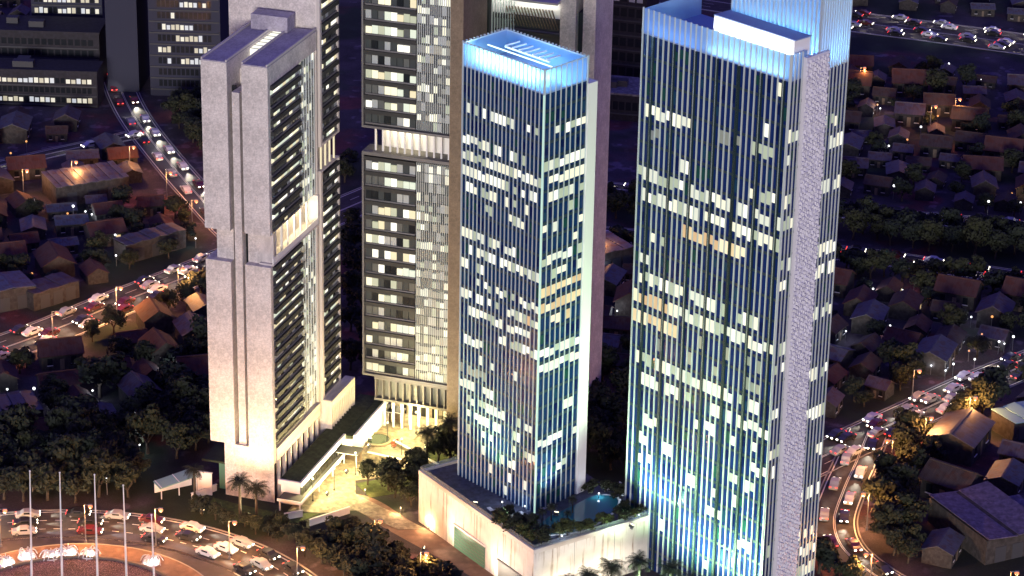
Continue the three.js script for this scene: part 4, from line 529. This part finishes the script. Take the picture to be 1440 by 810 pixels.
fill([[71.53, 81.46], [78.55, 69.83], [91.35, 58.18], [111.96, 39.68], [109.75, 53.23], [87.65, 74.98], [76.83, 99.72], [75.35, 128.24], [78.83, 141.33], [72.43, 141.58], [65.82, 125.9], [65.29, 111.91]], 62, 1.8, 3, 523, treeAt('along the slip road and east avenue'), -0.9);
fill([[61.32, 81.9], [62.51, 68.88], [86.64, 49.04], [114.51, 24.03], [113.28, 31.57], [85.63, 57.07]], 30, 1.7, 2.7, 525, treeAt('above the east avenue'), -0.7);
fill([[58.81, 106.38], [60.03, 117.81], [64.67, 136.67], [55.55, 142.24]], 9, 2, 3, 527, (x, z, r, R) => { treeAt('at the foot of the tall glass tower')(x, z, r, R); }, -0.9);
fill([[-97.91, -122.91], [-79.54, -118.3], [-74.28, -51.32], [-86.59, -82.83]], 20, 1.7, 2.8, 529, treeAt('beside the curving road'), -0.7);
fill([[-43.31, -72.5], [-37.32, -72.82], [-30.32, 45.51], [-33.64, 47.45]], 14, 1.8, 3, 531, treeAt('in the gap between the stone and banded towers'), -0.7);
fill([[91.41, -160.83], [142.44, -147.49], [126.97, -52.49], [79.46, -59.48]], 26, 1.6, 2.6, 533, treeAt('among the houses below the highway'), -0.4);
fill([[71.55, -3.52], [115.97, 5.28], [112.22, 28.65], [84.49, 54.37], [63.59, 72.78]], 20, 1.5, 2.4, 535, treeAt('among the houses above the east avenue'), -0.4);
fill([[-128.75, -39.1], [-112.58, -43.65], [-73.48, -43.85], [-70.71, -10.24], [-89.88, 9.67], [-115.94, 31.13]], 24, 1.5, 2.4, 537, treeAt('among the houses by the curving road'), -0.4);
fill([[-16.7, 87.15], [-9.63, 78.58], [-9.39, 88.72], [-15.12, 92.68]], 4, 1.6, 2.2, 539, treeAt('on the lawn under the plaza palms'), -0.5);
fill([[-60.98, 109.02], [-55.19, 115.43], [-41.18, 123.59], [-37.62, 118.41], [-41.72, 116.87], [-51.12, 116.12]], 16, 0.9, 1.4, 541, treeAt('at the edge of the ring road lawn'), -0.3);
// palms
function palmGroup(seed, h) {
  const R = rng(seed), t = new THREE.Group(); t.name = 'palm_tree'; t.userData = { category: 'palm tree' };
  const pts = []; for (let i = 0; i <= 8; i++) pts.push(new THREE.Vector2(0.3 - 0.12 * (i / 8) + (i % 2) * 0.03, h * i / 8)); put(t, 'trunk', new THREE.LatheGeometry(pts, 8), BARK);
  const n = 32; for (let k = 0; k < n; k++) {
    const az = k / n * 6.283 * 2.618 + R() * 0.3, el = lerp(1.1, -0.35, k / n) + (R() - 0.5) * 0.2, len = lerp(2.3, 3.1, R()), pos = []; let x = 0, y = 0, e = el; const steps = 7, ribs = [];
    for (let i = 0; i <= steps; i++) { ribs.push([x, y]); x += Math.cos(e) * len / steps; y += Math.sin(e) * len / steps; e -= 0.2; }
    for (let i = 0; i < steps; i++) for (const s of [-1, 1]) { const w = 0.75 * Math.sin((i + 1) / (steps + 1) * 2.6 + 0.3) + 0.08, [x0, y0] = ribs[i], [x1, y1] = ribs[i + 1]; for (const q of [0, 0.5]) { const xa = lerp(x0, x1, q), ya = lerp(y0, y1, q), xb = lerp(x0, x1, q + 0.38), yb = lerp(y0, y1, q + 0.38); pos.push(xa, ya, 0, xb, yb, 0, xb + 0.22, yb - w * 0.45, s * w); } }
    const g = new THREE.BufferGeometry(); g.setAttribute('position', new THREE.Float32BufferAttribute(pos, 3)); g.computeVertexNormals(); const f = put(t, 'frond', g, PALMLEAF); f.position.y = h - 0.1; f.rotation.y = az;
  }
  return t;
}
const PALMS = [palmGroup(1, 8.2), palmGroup(2, 7.4), palmGroup(3, 9)];
const palm = (k, x, z, label, group, s = 1, y = 0) => { const c = copy(PALMS[k], x, y, z, k * 1.3 + x, label, group); c.scale.setScalar(s); return c; };
palm(0, -50.25, 114.08, 'date palm before the blank stone wall, one of a pair', 'twin palms before the stone tower'); palm(1, -47.05, 115.38, 'date palm before the blank stone wall, one of a pair', 'twin palms before the stone tower', 1.02);
palm(0, -59.6, 106.91, 'palm tree beside the tall white screen wall', null, 0.85);
palm(1, -16.04, 89.93, 'palm tree on the plaza lawn next to the pale garden wall'); palm(0, -11.54, 86.62, 'palm tree at the foot of the glass tower by the banded tower lobby');
for (const [x, z, s] of [[10.8, 148.57, 0.9], [14.61, 146.91, 0.95], [18.55, 145.73, 1], [23.55, 143.74, 1], [29.02, 146.35, 1], [32.36, 147.74, 0.9], [7.4, 151.22, 0.9]]) palm(s > 0.95 ? 2 : 0, x, z, 'palm tree in the row along the podium wall and tall glass tower', 'palms along the podium wall', s);
// ---------- roof garden on the podium ----------
{
  const y = HPOD - 0.1, sh = (where) => (x, z, s, k) => { const c = copy(TREES[k], x, y, z, x * 7 + z, `leafy garden shrub ${where}`, 'shrubs of the podium roof garden'); c.name = numbered('garden_shrub'); c.userData.category = 'shrub'; c.children[1].material = k % 2 ? LEAF[2] : LEAF[3]; c.scale.set(s * 1.25, s, s * 1.25); };
  const R = rng(61);
  for (const [x, , z] of [[-1.5, 10.4, 133.02], [-0.2, 10.4, 134.88], [1.1, 10.4, 136.46], [2.51, 10.4, 138.84], [4.04, 10.4, 140.66], [5.56, 10.4, 140.86], [7.21, 10.4, 139.99], [9.12, 10.4, 138.57], [11.03, 10.4, 137.68], [12.96, 10.4, 136.52], [14.9, 10.4, 135.35], [16.84, 10.4, 133.91], [18.8, 10.4, 132.73], [20.76, 10.4, 131.55], [22.47, 10.4, 130.37], [24.06, 10.4, 128.91], [23.1, 10.4, 126.72], [21.61, 10.4, 124.52], [20.97, 10.4, 128.49], [19.88, 10.4, 130.75], [17.81, 10.4, 119.54], [15.98, 10.4, 119.04], [14.5, 10.4, 120.83], [19.9, 10.4, 120.03], [2.75, 10.4, 134.76], [4.41, 10.4, 135.51], [1.84, 10.4, 133.15], [0.54, 10.4, 131], [20.63, 10.4, 122.29], [4.67, 10.4, 133.59]]) sh('on the podium roof around the pool')(x + (R() - 0.5), z + (R() - 0.5), 1.1 + R() * 0.8, Math.floor(R() * 5));
  for (const [x, , z, s] of [[4.03, 10.4, 136.34, 0.42], [6.21, 10.4, 133.52, 0.4], [7.88, 10.4, 132.08, 0.45], [1.86, 10.4, 135.62, 0.36], [11.78, 10.4, 128.87, 0.42], [10.83, 10.4, 133.33, 0.34], [5.3, 10.4, 139, 0.36]]) palm(1, x, z, 'small palm in the podium roof garden beside the pool', 'small palms of the podium roof garden', s, y);
  const lounger = new THREE.Group(); lounger.name = 'sun_lounger'; lounger.userData = { category: 'sun lounger' }; { bar(lounger, 'seat', M.white, -0.35, 0.35, 0.3, 0.4, -0.9, 0.5); const b = bar(lounger, 'backrest', M.white, -0.35, 0.35, 0.5, 0.6, 0.5, 1.15); b.rotation.x = -0.6; for (const x of [-0.28, 0.28]) for (const z of [-0.8, 0.4]) bar(lounger, 'leg', M.greyMetal, x - 0.04, x + 0.04, 0, 0.3, z - 0.04, z + 0.04); }
  for (const [x, , z, a] of [[-1.8, 10.4, 129.43, 0.5], [-0.24, 10.4, 129.92, 0.5], [1.31, 10.4, 130.97, 0.6], [2.73, 10.4, 129.8, 0.6], [14.13, 10.4, 119.41, 2], [18.87, 10.4, 118.92, 2.2], [19.96, 10.4, 117.72, 2.1], [21.44, 10.4, 121.11, 2.4], [6.22, 10.4, 127.42, 1], [7.52, 10.4, 126.24, 1], [24.79, 10.4, 126.65, 2.2], [-3.1, 10.4, 128.37, 0.5]]) copy(lounger, x, y, z, a, 'white sun lounger on the podium roof by the pool', 'sun loungers on the podium roof');
  const gl = new THREE.Group(); gl.name = 'garden_lamp'; gl.userData = { category: 'lamp' }; put(gl, 'post', new THREE.CylinderGeometry(0.05, 0.06, 0.9, 8), M.deepGrey).position.y = 0.45; put(gl, 'bulb_light', new THREE.SphereGeometry(0.17, 10, 8), M.lampWhite).position.y = 1.0;
  for (const [x, , z] of [[-1.05, 10.4, 126.6], [3.11, 10.4, 128.11], [8.05, 10.4, 124.52], [13.2, 10.4, 119.73], [16.7, 10.4, 122.45], [22.16, 10.4, 123.37], [23.75, 10.4, 130.59], [9.75, 10.4, 139.35]]) { copy(gl, x, y, z, 0, 'small white globe garden lamp on the podium roof', 'garden lamps on the podium roof'); point([0.7, 0.85, 1], 14, x, y + 1.05, z); }
}
// ---------- street lamps ----------
const lampProto = new THREE.Group(); lampProto.name = 'street_lamp'; lampProto.userData = { category: 'street lamp' };
{ put(lampProto, 'pole', new THREE.CylinderGeometry(0.07, 0.13, 7.8, 8), M.greyMetal).position.y = 3.9; const a = bar(lampProto, 'arm', M.greyMetal, -0.05, 1.1, 7.72, 7.82, -0.05, 0.05); void a; const h = put(lampProto, 'lamp_head', new RoundedBoxGeometry(0.8, 0.2, 0.4, 2, 0.08), M.greyMetal); h.position.set(1.1, 7.85, 0); put(h, 'lamp_light', new THREE.SphereGeometry(0.42, 14, 10), M.lampOrange).position.set(0, -0.35, 0); put(lampProto, 'base', new THREE.CylinderGeometry(0.22, 0.25, 0.5, 8), M.greyMetal).position.y = 0.25; }
const lampAt = (list, where, k = 260) => { for (const [x, , z, turn] of list) { const t = turn ?? 0; copy(lampProto, x - 1.1 * Math.cos(t), 0, z + 1.1 * Math.sin(t), t, `orange street lamp ${where}`, `street lamps ${where}`); point([1, 0.42, 0.12], k, x, 6.9, z, 10); } };
lampAt([[-96.52, 7.5, 35.94], [-84.82, 7.5, 21.84], [-72.7, 7.5, 10.4]], 'along the avenue before the tin halls', 700);
lampAt([[-116.76, 7.5, -48.58], [-105.96, 7.5, -55.02], [-93.48, 7.5, -66.18]], 'along the narrow side road'); lampAt([[-82.38, 7.5, -49.01], [-74.22, 7.5, -30.62]], 'on the curving road', 300);
lampAt([[-92.01, 7.5, 126.48], [-76.72, 7.5, 124.15], [-63.67, 7.5, 125.02], [-49.66, 7.5, 129.48], [-36.53, 7.5, 138.76]], 'around the ring road', 800);
lampAt([[-23.2, 7.5, 127.83], [-14.34, 7.5, 139.74]], 'along the brick driveway', 450);
lampAt([[73.68, 7.5, 90.27, 3.1], [66.53, 7.5, 113.28, 3.1], [64.51, 7.5, 137.1, 3.1]], 'along the slip road trees', 700); lampAt([[93.77, 7.5, 69.87], [83.64, 7.5, 79.59]], 'along the east avenue', 700); lampAt([[84.02, 7.5, 57.29]], 'between houses above the east avenue', 160);
lampAt([[93.6, 7.5, -138.03], [108.79, 7.5, -107.84], [115.88, 7.5, -113.83]], 'among the houses below the highway', 150); lampAt([[20.09, 7.5, -14.54]], 'on the lower road in the gap between the glass towers', 120);
lampAt([[90.68, 7.5, 142.93]], 'before the violet halls', 200);
// yard lights among the houses
const yl = new THREE.Group(); yl.name = 'yard_lamp'; yl.userData = { category: 'lamp' }; put(yl, 'post', new THREE.CylinderGeometry(0.06, 0.08, 2.8, 6), M.greyMetal).position.y = 1.4; put(yl, 'bulb_light', new THREE.SphereGeometry(0.26, 10, 8), M.lampWhite).position.y = 3; bar(yl, 'bracket', M.greyMetal, -0.04, 0.04, 2.7, 2.8, -0.3, 0.3);
const ylw = yl.clone(); ylw.name = 'warm_yard_lamp'; ylw.userData = { category: 'lamp' }; ylw.children[1].material = M.lampWarm;
const yards = (list, where) => { for (const [x, , z, warm] of list) { const yc = copy(warm ? ylw : yl, x, 0, z, 0, `${warm ? 'amber' : 'white'} yard lamp on a thin post ${where}`, `yard lamps ${where}`); yc.scale.setScalar(0.7 + 0.5 * hash(x * 10, z * 10, 3)); point(warm ? [1, 0.55, 0.2] : [0.85, 0.9, 1], warm ? 26 : 18, x, 3 * yc.scale.y, z); } };
yards([[-115.02, 3, -100], [-118.04, 3, -90.14], [-122.49, 3, -80.95, 1], [-124.99, 3, -72.59, 1], [-84.65, 3, -111.14], [-87.66, 3, -111.52], [-113.75, 3, -39.17], [-103.99, 3, -35.98], [-101.02, 3, -35.22], [-99.26, 3, -33.48], [-96.86, 3, -29.51], [-94.08, 3, -23.83], [-90.16, 3, -8.36], [-88.82, 3, -15.31], [-107.26, 3, 3.8, 1], [-91.9, 3, -19.96], [-96.5, 3, -15.35], [-104.84, 3, -32.73, 1], [-89.96, 3, -35.34], [-73.34, 3, -20.03]], 'among the houses by the curving road');
yards([[-85.23, 3, 63.27], [-102.52, 3, 64.06], [-98.42, 3, 72.99], [-96.48, 3, 79.5], [-91.35, 3, 65.94], [-96.77, 3, 65.51], [-81.32, 3, 72.56], [-72.55, 3, 87.45], [-73.43, 3, 46.89], [-77.07, 3, 86.06], [-62.21, 3, 77.33], [-96.84, 3, 89.14], [-89.9, 3, 96.02], [-90.89, 3, 104.29], [-76.56, 3, 104.88], [-71.88, 3, 51.12], [-75.05, 3, 74.61]], 'in the park by the ring road');
yards([[80.8, 3, 2.69], [87.57, 3, 1.95], [80.46, 3, 14.32], [72.45, 3, 25.56], [82.31, 3, 22.79], [87.58, 3, 21.39, 1], [88.51, 3, 21.34], [90.54, 3, -1.48, 1], [92.31, 3, -1.57, 1], [100.7, 3, 17.27], [105.02, 3, 18.62, 1], [108.83, 3, 18.04], [103.8, 3, 23.68, 1], [99.94, 3, 29.18], [101.54, 3, 27.59, 1], [108.05, 3, 29.17], [97.7, 3, 35.25, 1], [88.72, 3, 42.61], [90.28, 3, 42.18], [91.36, 3, 45.37], [93.35, 3, 42.76], [106.02, 3, 30.39], [104.68, 3, 31.21], [98.24, 3, 39.99]], 'among the houses above the east avenue');
yards([[87.61, 3, -112.16], [95.59, 3, -122.15, 1], [96.09, 3, -119.91], [118.82, 3, -155.38], [126.48, 3, -146.13], [104.76, 3, -103.82], [100.2, 3, -94.99, 1], [94.97, 3, -90.48], [92.71, 3, -60.12], [83.67, 3, -80.54], [110.49, 3, -114.03, 1], [121.31, 3, -58.76, 1], [114.42, 3, -50.76], [122.27, 3, -51.65], [117.86, 3, -184.51]], 'among the houses below the highway');
yards([[23.54, 3, 13.53, 1], [23.14, 3, 16.7], [20.87, 3, -7.18], [21.98, 3, 25.67, 1]], 'in the gap between the glass towers');
// ---------- traffic ----------
const carBody = (() => { const s = new THREE.Shape(); [[-2.15, 0.35], [-2.2, 0.72], [-2.0, 0.9], [-1.35, 0.98], [-0.75, 1.42], [0.55, 1.44], [1.2, 1.0], [2.0, 0.86], [2.2, 0.66], [2.18, 0.35]].forEach(([x, y], i) => (i ? s.lineTo(x, y) : s.moveTo(x, y))); const g = new THREE.ExtrudeGeometry(s, { depth: 1.5, bevelEnabled: true, bevelSize: 0.08, bevelThickness: 0.12, bevelSegments: 2, curveSegments: 4 }); g.translate(0, 0, -0.75); g.rotateY(-Math.PI / 2); return g; })(); // front towards +z
const wheelG = new THREE.CylinderGeometry(0.33, 0.33, 0.22, 14).rotateZ(Math.PI / 2), rimG = new THREE.CylinderGeometry(0.2, 0.2, 0.24, 10).rotateZ(Math.PI / 2), lampG = new RoundedBoxGeometry(0.46, 0.24, 0.16, 2, 0.06);
function makeCar(col) {
  const t = new THREE.Group(); t.name = 'car'; t.userData = { category: 'car' }; put(t, 'body', carBody, phys(col, 0.3, { clearcoat: 1, clearcoatRoughness: 0.1 }));
  const ws = bar(t, 'windscreen', M.glassDark, -0.66, 0.66, 1.18, 1.22, 0.5, 1.2); ws.rotation.x = 0.62; const rw = bar(t, 'rear_window', M.glassDark, -0.64, 0.64, 1.2, 1.24, -1.4, -0.7); rw.rotation.x = -0.62; for (const s of [-1, 1]) bar(t, 'side_window', M.glassDark, s * 0.872 - 0.012, s * 0.872 + 0.012, 1.0, 1.34, -0.75, 0.6);
  for (const x of [-0.78, 0.78]) for (const z of [-1.35, 1.35]) { const w = put(t, 'wheel', wheelG, M.black); w.position.set(x, 0.33, z); put(w, 'rim', rimG, M.greyMetal); }
  for (const s of [-1, 1]) { put(t, 'headlight', lampG, M.head).position.set(s * 0.58, 0.72, 2.24); put(t, 'taillight', lampG, M.tail).position.set(s * 0.6, 0.82, -2.24); }
  return t;
}
const CARS = [['white', [0.7, 0.7, 0.7]], ['black', [0.02, 0.02, 0.022]], ['silver', [0.35, 0.36, 0.38]], ['maroon', [0.08, 0.012, 0.012]]].map(([w, c]) => { const t = makeCar(c); t.userData.word = w; return t; });
let carSeed = 0;
function traffic(rd, off, dir, gap, where, t0 = 0, t1 = 1, beam = 1) {
  const R = rng(700 + ++carSeed), L = rd.c.getLength(); for (let s = t0 * L + R() * gap; s < t1 * L; s += gap * lerp(0.75, 1.3, R())) {
    const u = s / L, p = rd.c.getPointAt(u), d = rd.c.getTangentAt(u), x = p.x - d.z * off, z = p.z + d.x * off, dx = d.x * dir, dz = d.z * dir, yaw = Math.atan2(dx, dz), proto = CARS[[0, 0, 1, 1, 2, 2, 3][Math.floor(R() * 7)]];
    const c = copy(proto, x, rd.y + 0.006, z, yaw, `${proto.userData.word} car with lights on, driving ${where}`, `cars driving ${where}`); delete c.userData.word;
    if (beam) spot([1, 0.92, 0.72], 420 * beam, 0.42, [x + dx * 2.4, 0.8, z + dz * 2.4], [x + dx * 12, 0.1, z + dz * 12], 0.8, 6);
  }
}
const W = RD.west; // away from the camera: tail lights, towards: headlights
traffic(W, -4.2, 1, 11, 'away along the avenue before the tin halls', 0, 0.5, 0.5); traffic(W, -1.5, 1, 14, 'away along the avenue before the tin halls', 0, 0.5, 0.5); traffic(W, 1.6, -1, 11, 'towards the ring road on the avenue', 0.02, 0.5, 0.7); traffic(W, 4.3, -1, 13, 'towards the ring road on the avenue', 0.05, 0.5, 0.7);
traffic(RD.north, 2, -1, 13, 'up the curving road', 0.1, 0.85, 0.4); traffic(RD.north, -2, 1, 12, 'down the curving road', 0.15, 0.85, 0.7);
traffic(RD.lane, 1.4, -1, 15, 'on the narrow side road', 0.3, 1, 0.6);
for (const [o, d, g] of [[-7.5, -1, 12], [-4.6, -1, 14], [1.6, 1, 13], [4.6, 1, 12], [7.6, 1, 14]]) traffic(RD.highway, o, d, g, d > 0 ? 'outbound on the highway' : 'inbound on the highway', 0.5, 1, d > 0 ? 0.3 : 0.6);
traffic(RD.upper, -1.8, -1, 12, 'on the upper road', 0, 0.25, 0.6); traffic(RD.upper, -1.8, -1, 11, 'on the upper road', 0.5, 1, 0.6);
traffic(RD.lower, 1.9, 1, 10, 'on the lower road', 0, 0.2, 0.3); traffic(RD.lower, -1.6, 1, 11, 'on the lower road', 0.5, 1, 0.3); traffic(RD.lower, 1.9, 1, 11, 'on the lower road', 0.5, 1, 0.3);
for (const [o, d, g] of [[-3.6, -1, 13], [-1.3, -1, 11], [1.4, 1, 10], [3.7, 1, 12]]) traffic(RD.east, o, d, g, d > 0 ? 'down the east avenue' : 'up the east avenue', 0, 0.75, 0.6);
traffic(RD.slip, 1.9, -1, 11, 'up the slip road', 0.1, 0.8, 0.3); traffic(RD.slip, -1.9, 1, 10, 'down the slip road', 0.05, 1, 0.8);
{ const arc = (r) => { const p = []; for (let k = 0; k <= 24; k++) { const a = lerp(-2.25, -0.62, k / 24); p.push(new THREE.Vector3(RING[0] + r * Math.cos(a), 0, RING[1] + r * Math.sin(a))); } const c = new THREE.CatmullRomCurve3(p); return { c, y: 0.02 }; };
  for (const [r, g, d] of [[55.1, 9, 1], [51.7, 10, 1], [48.4, 10, 1]]) traffic(arc(r), 0, d, g, 'round the ring road', 0, 1, 1); }
// ---------- flagpoles and globes at the roundabout ----------
for (const [x, z, h] of [[-84.47, 144.61, 24.8], [-79.13, 143.88, 24.2], [-72.82, 143.63, 23.8], [-67.57, 143.95, 22], [-62.52, 144.78, 16.7]]) {
  const t = thing('flagpole', 'tall thin white flagpole standing in the roundabout basin', 'flagpole', x, z, 0, 'flagpoles of the roundabout'); put(t, 'pole', new THREE.CylinderGeometry(0.09, 0.24, h - 0.3, 12), M.white).position.y = 0.3 + (h - 0.3) / 2; put(t, 'finial', new THREE.SphereGeometry(0.17, 10, 8), M.white).position.y = h + 0.1; put(t, 'base', new THREE.CylinderGeometry(0.6, 0.7, 0.5, 16), M.concrete).position.y = 0.5; t.rotation.z = (x + 66) * -0.0006 * -3;
}
const spray = phys([0.8, 0.84, 0.88], 0.35, { transmission: 0.35, thickness: 0 });
const arcs = [0, 1, 2].map((v) => { const q = []; for (let k = 0; k <= 8; k++) { const t = k / 8, r = (0.75 + v * 0.35) * t * 1.5; q.push(new THREE.Vector3(r, 0.35 + (1.7 + v * 0.25) * 4 * t * (1 - t) * 0.62, 0)); } return new THREE.TubeGeometry(new THREE.CatmullRomCurve3(q), 10, 0.09, 5); });
for (const [x, , z] of [[-87.73, 1, 130.64], [-83.22, 1, 130.46], [-80.41, 1, 129.25], [-76.45, 1, 129.64], [-64.72, 1, 131.89], [-91.01, 1, 133.48]]) {
  const t = thing('fountain_jet', 'white spraying fountain jet on the brick walk round the roundabout basin', 'fountain', x, z, x, 'fountain jets of the ring walk');
  put(t, 'bowl', new THREE.LatheGeometry([[0.2, 0.15], [0.8, 0.2], [1.5, 0.42], [1.6, 0.42], [1.6, 0.15]].map((p) => new THREE.Vector2(...p)), 24), M.paleWall); put(t, 'nozzle', new THREE.CylinderGeometry(0.08, 0.14, 0.4, 8), M.greyMetal).position.y = 0.35; put(t, 'bowl_light', new THREE.CylinderGeometry(0.2, 0.2, 0.06, 12), M.lampGlobe).position.set(0.45, 0.42, 0);
  for (let k = 0; k < 16; k++) { const a = put(t, 'water_jet', arcs[k % 3], spray); a.rotation.y = k * 2.4; }
  point([1, 0.93, 0.9], 55, x + 0.2, 0.75, z + 0.2, 8);
}
// ---------- flood lamps ----------
const fp = new THREE.Group(); fp.name = 'flood_lamp'; fp.userData = { category: 'flood lamp' }; { const h = put(fp, 'housing', new RoundedBoxGeometry(0.9, 0.5, 0.45, 2, 0.06), M.deepGrey); h.position.set(0, 0.55, 0); h.rotation.x = -0.7; const l = put(fp, 'lens_light', UNIT, M.flood); l.scale.set(0.78, 0.38, 0.04); l.position.set(0, 0.74, -0.2); l.rotation.x = -0.7; bar(fp, 'stand', M.greyMetal, -0.3, 0.3, 0, 0.35, -0.1, 0.1); }
function flood(x, z, to, c, k, ang, label, group, y = 0) { copy(fp, x, y, z, Math.atan2(x - to[0], z - to[2]), label, group); spot(c, k, ang, [x + (to[0] - x) * 0.02, y + 1.0, z + (to[2] - z) * 0.02], to, 0.9, 20); }
for (const lx of [-11, -6.4, -1.8]) { const [x, z] = toWorld(A0, lx, 9), [tx, tz] = toWorld(A0, lx, 0); flood(x, z, [tx, 26, tz], [1, 0.84, 0.46], 1450, 0.8, 'flood lamp on the lawn aimed up the blank stone wall', 'flood lamps before the stone tower'); }
for (const lz of [-6, -16, -28]) { const [x, z] = toWorld(A0, 8.5, lz), [tx, tz] = toWorld(A0, 0, lz); flood(x, z, [tx, 22, tz], [1, 0.94, 0.72], 1600, 0.7, 'flood lamp on the plaza aimed up the side of the stone tower', 'flood lamps beside the terrace podium'); }
for (const lx of [4, 10, 16]) { const [x, z] = toWorld(B0, lx, 7), [tx, tz] = toWorld(B0, lx, 0); flood(x, z, [tx, 24, tz], [1, 0.9, 0.6], 900, 0.7, 'flood lamp on the plaza aimed up the banded tower', 'flood lamps before the banded tower'); }
for (const [x, z, tx, ty, tz] of [[-15.5, 125, -8, 4, 125.7], [-7, 137, 0, 4, 137], [13, 146.5, 10, 4, 140.3], [21, 141, 18, 4, 135]]) flood(x, z, [tx, ty, tz], [1, 0.86, 0.62], 420, 1.0, 'flood lamp on the ground washing the stone podium wall', 'flood lamps before the stone podium');
for (const [u, v] of [[0.22, 6], [0.5, 13], [0.72, 13], [0.92, 13]]) { const x = lerp(RL[0], RF[0], u), z = lerp(RL[1], RF[1], u), nx = -0.727, nz = 0.686; flood(x + nx * v, z + nz * v, [x, 34, z], [0.6, 1, 0.55], u > 0.3 ? 9000 : 5000, 1.05, 'flood lamp at the foot of the tall glass tower, aimed up its fins', 'flood lamps of the tall glass tower', u < 0.3 ? 10.6 : 0); }
for (const [x, z] of [[-5.98, 126.8], [-0.23, 131.58], [8.79, 130.1]]) flood(x, z, [x + 1.2, 34, z - 4], x > 6 ? [0.8, 1, 0.82] : [0.6, 1, 0.6], x > 6 ? 1800 : 3200, 0.8, 'flood lamp on the podium roof aimed up the small glass tower', 'flood lamps of the small glass tower', 10.35);
for (const [x, z, k] of [[-33.41, 101.35, 520], [-29.71, 94.53, 520], [-24.14, 80.82, 480], [-18.68, 75.73, 480], [-21.01, 87.96, 320], [-37.18, 105.97, 520]]) { const t = thing('plaza_lamp', 'slim warm lamp post standing on the yellow plaza', 'lamp', x, z, 0, 'lamp posts on the plaza'); put(t, 'post', new THREE.CylinderGeometry(0.06, 0.09, 4.6, 8), M.deepGrey).position.y = 2.3; put(t, 'globe_light', new THREE.SphereGeometry(0.22, 12, 8), M.flood).position.y = 4.8; put(t, 'base', new THREE.CylinderGeometry(0.18, 0.22, 0.3, 10), M.deepGrey).position.y = 0.2; point([1, 0.78, 0.32], k, x, 4.8, z, 10); }
{ const bp = new THREE.Group(); bp.name = 'added_bollard_lamp'; bp.userData = { category: 'lamp' }; put(bp, 'post', new THREE.CylinderGeometry(0.1, 0.12, 1, 10), M.deepGrey).position.y = 0.5; put(bp, 'bulb_light', new THREE.CylinderGeometry(0.12, 0.12, 0.25, 10), M.lampWarm).position.y = 1.12; put(bp, 'cap', new THREE.CylinderGeometry(0.16, 0.16, 0.06, 10), M.deepGrey).position.y = 1.28;  // bollards added to turn the driveway orange
  for (const u of [0.12, 0.28, 0.44, 0.6, 0.76, 0.92]) { const p = drive.getPointAt(u), d = drive.getTangentAt(u); const x = p.x + d.z * 3.2, z = p.z - d.x * 3.2; copy(bp, x, 0, z, 0, 'short amber bollard lamp added to light the brick driveway', 'added bollard lamps along the brick driveway'); point([1, 0.55, 0.25], 110, x - d.z * 0.5, 1.5, z + d.x * 0.5, 8); } }
renderer.render(scene, camera);
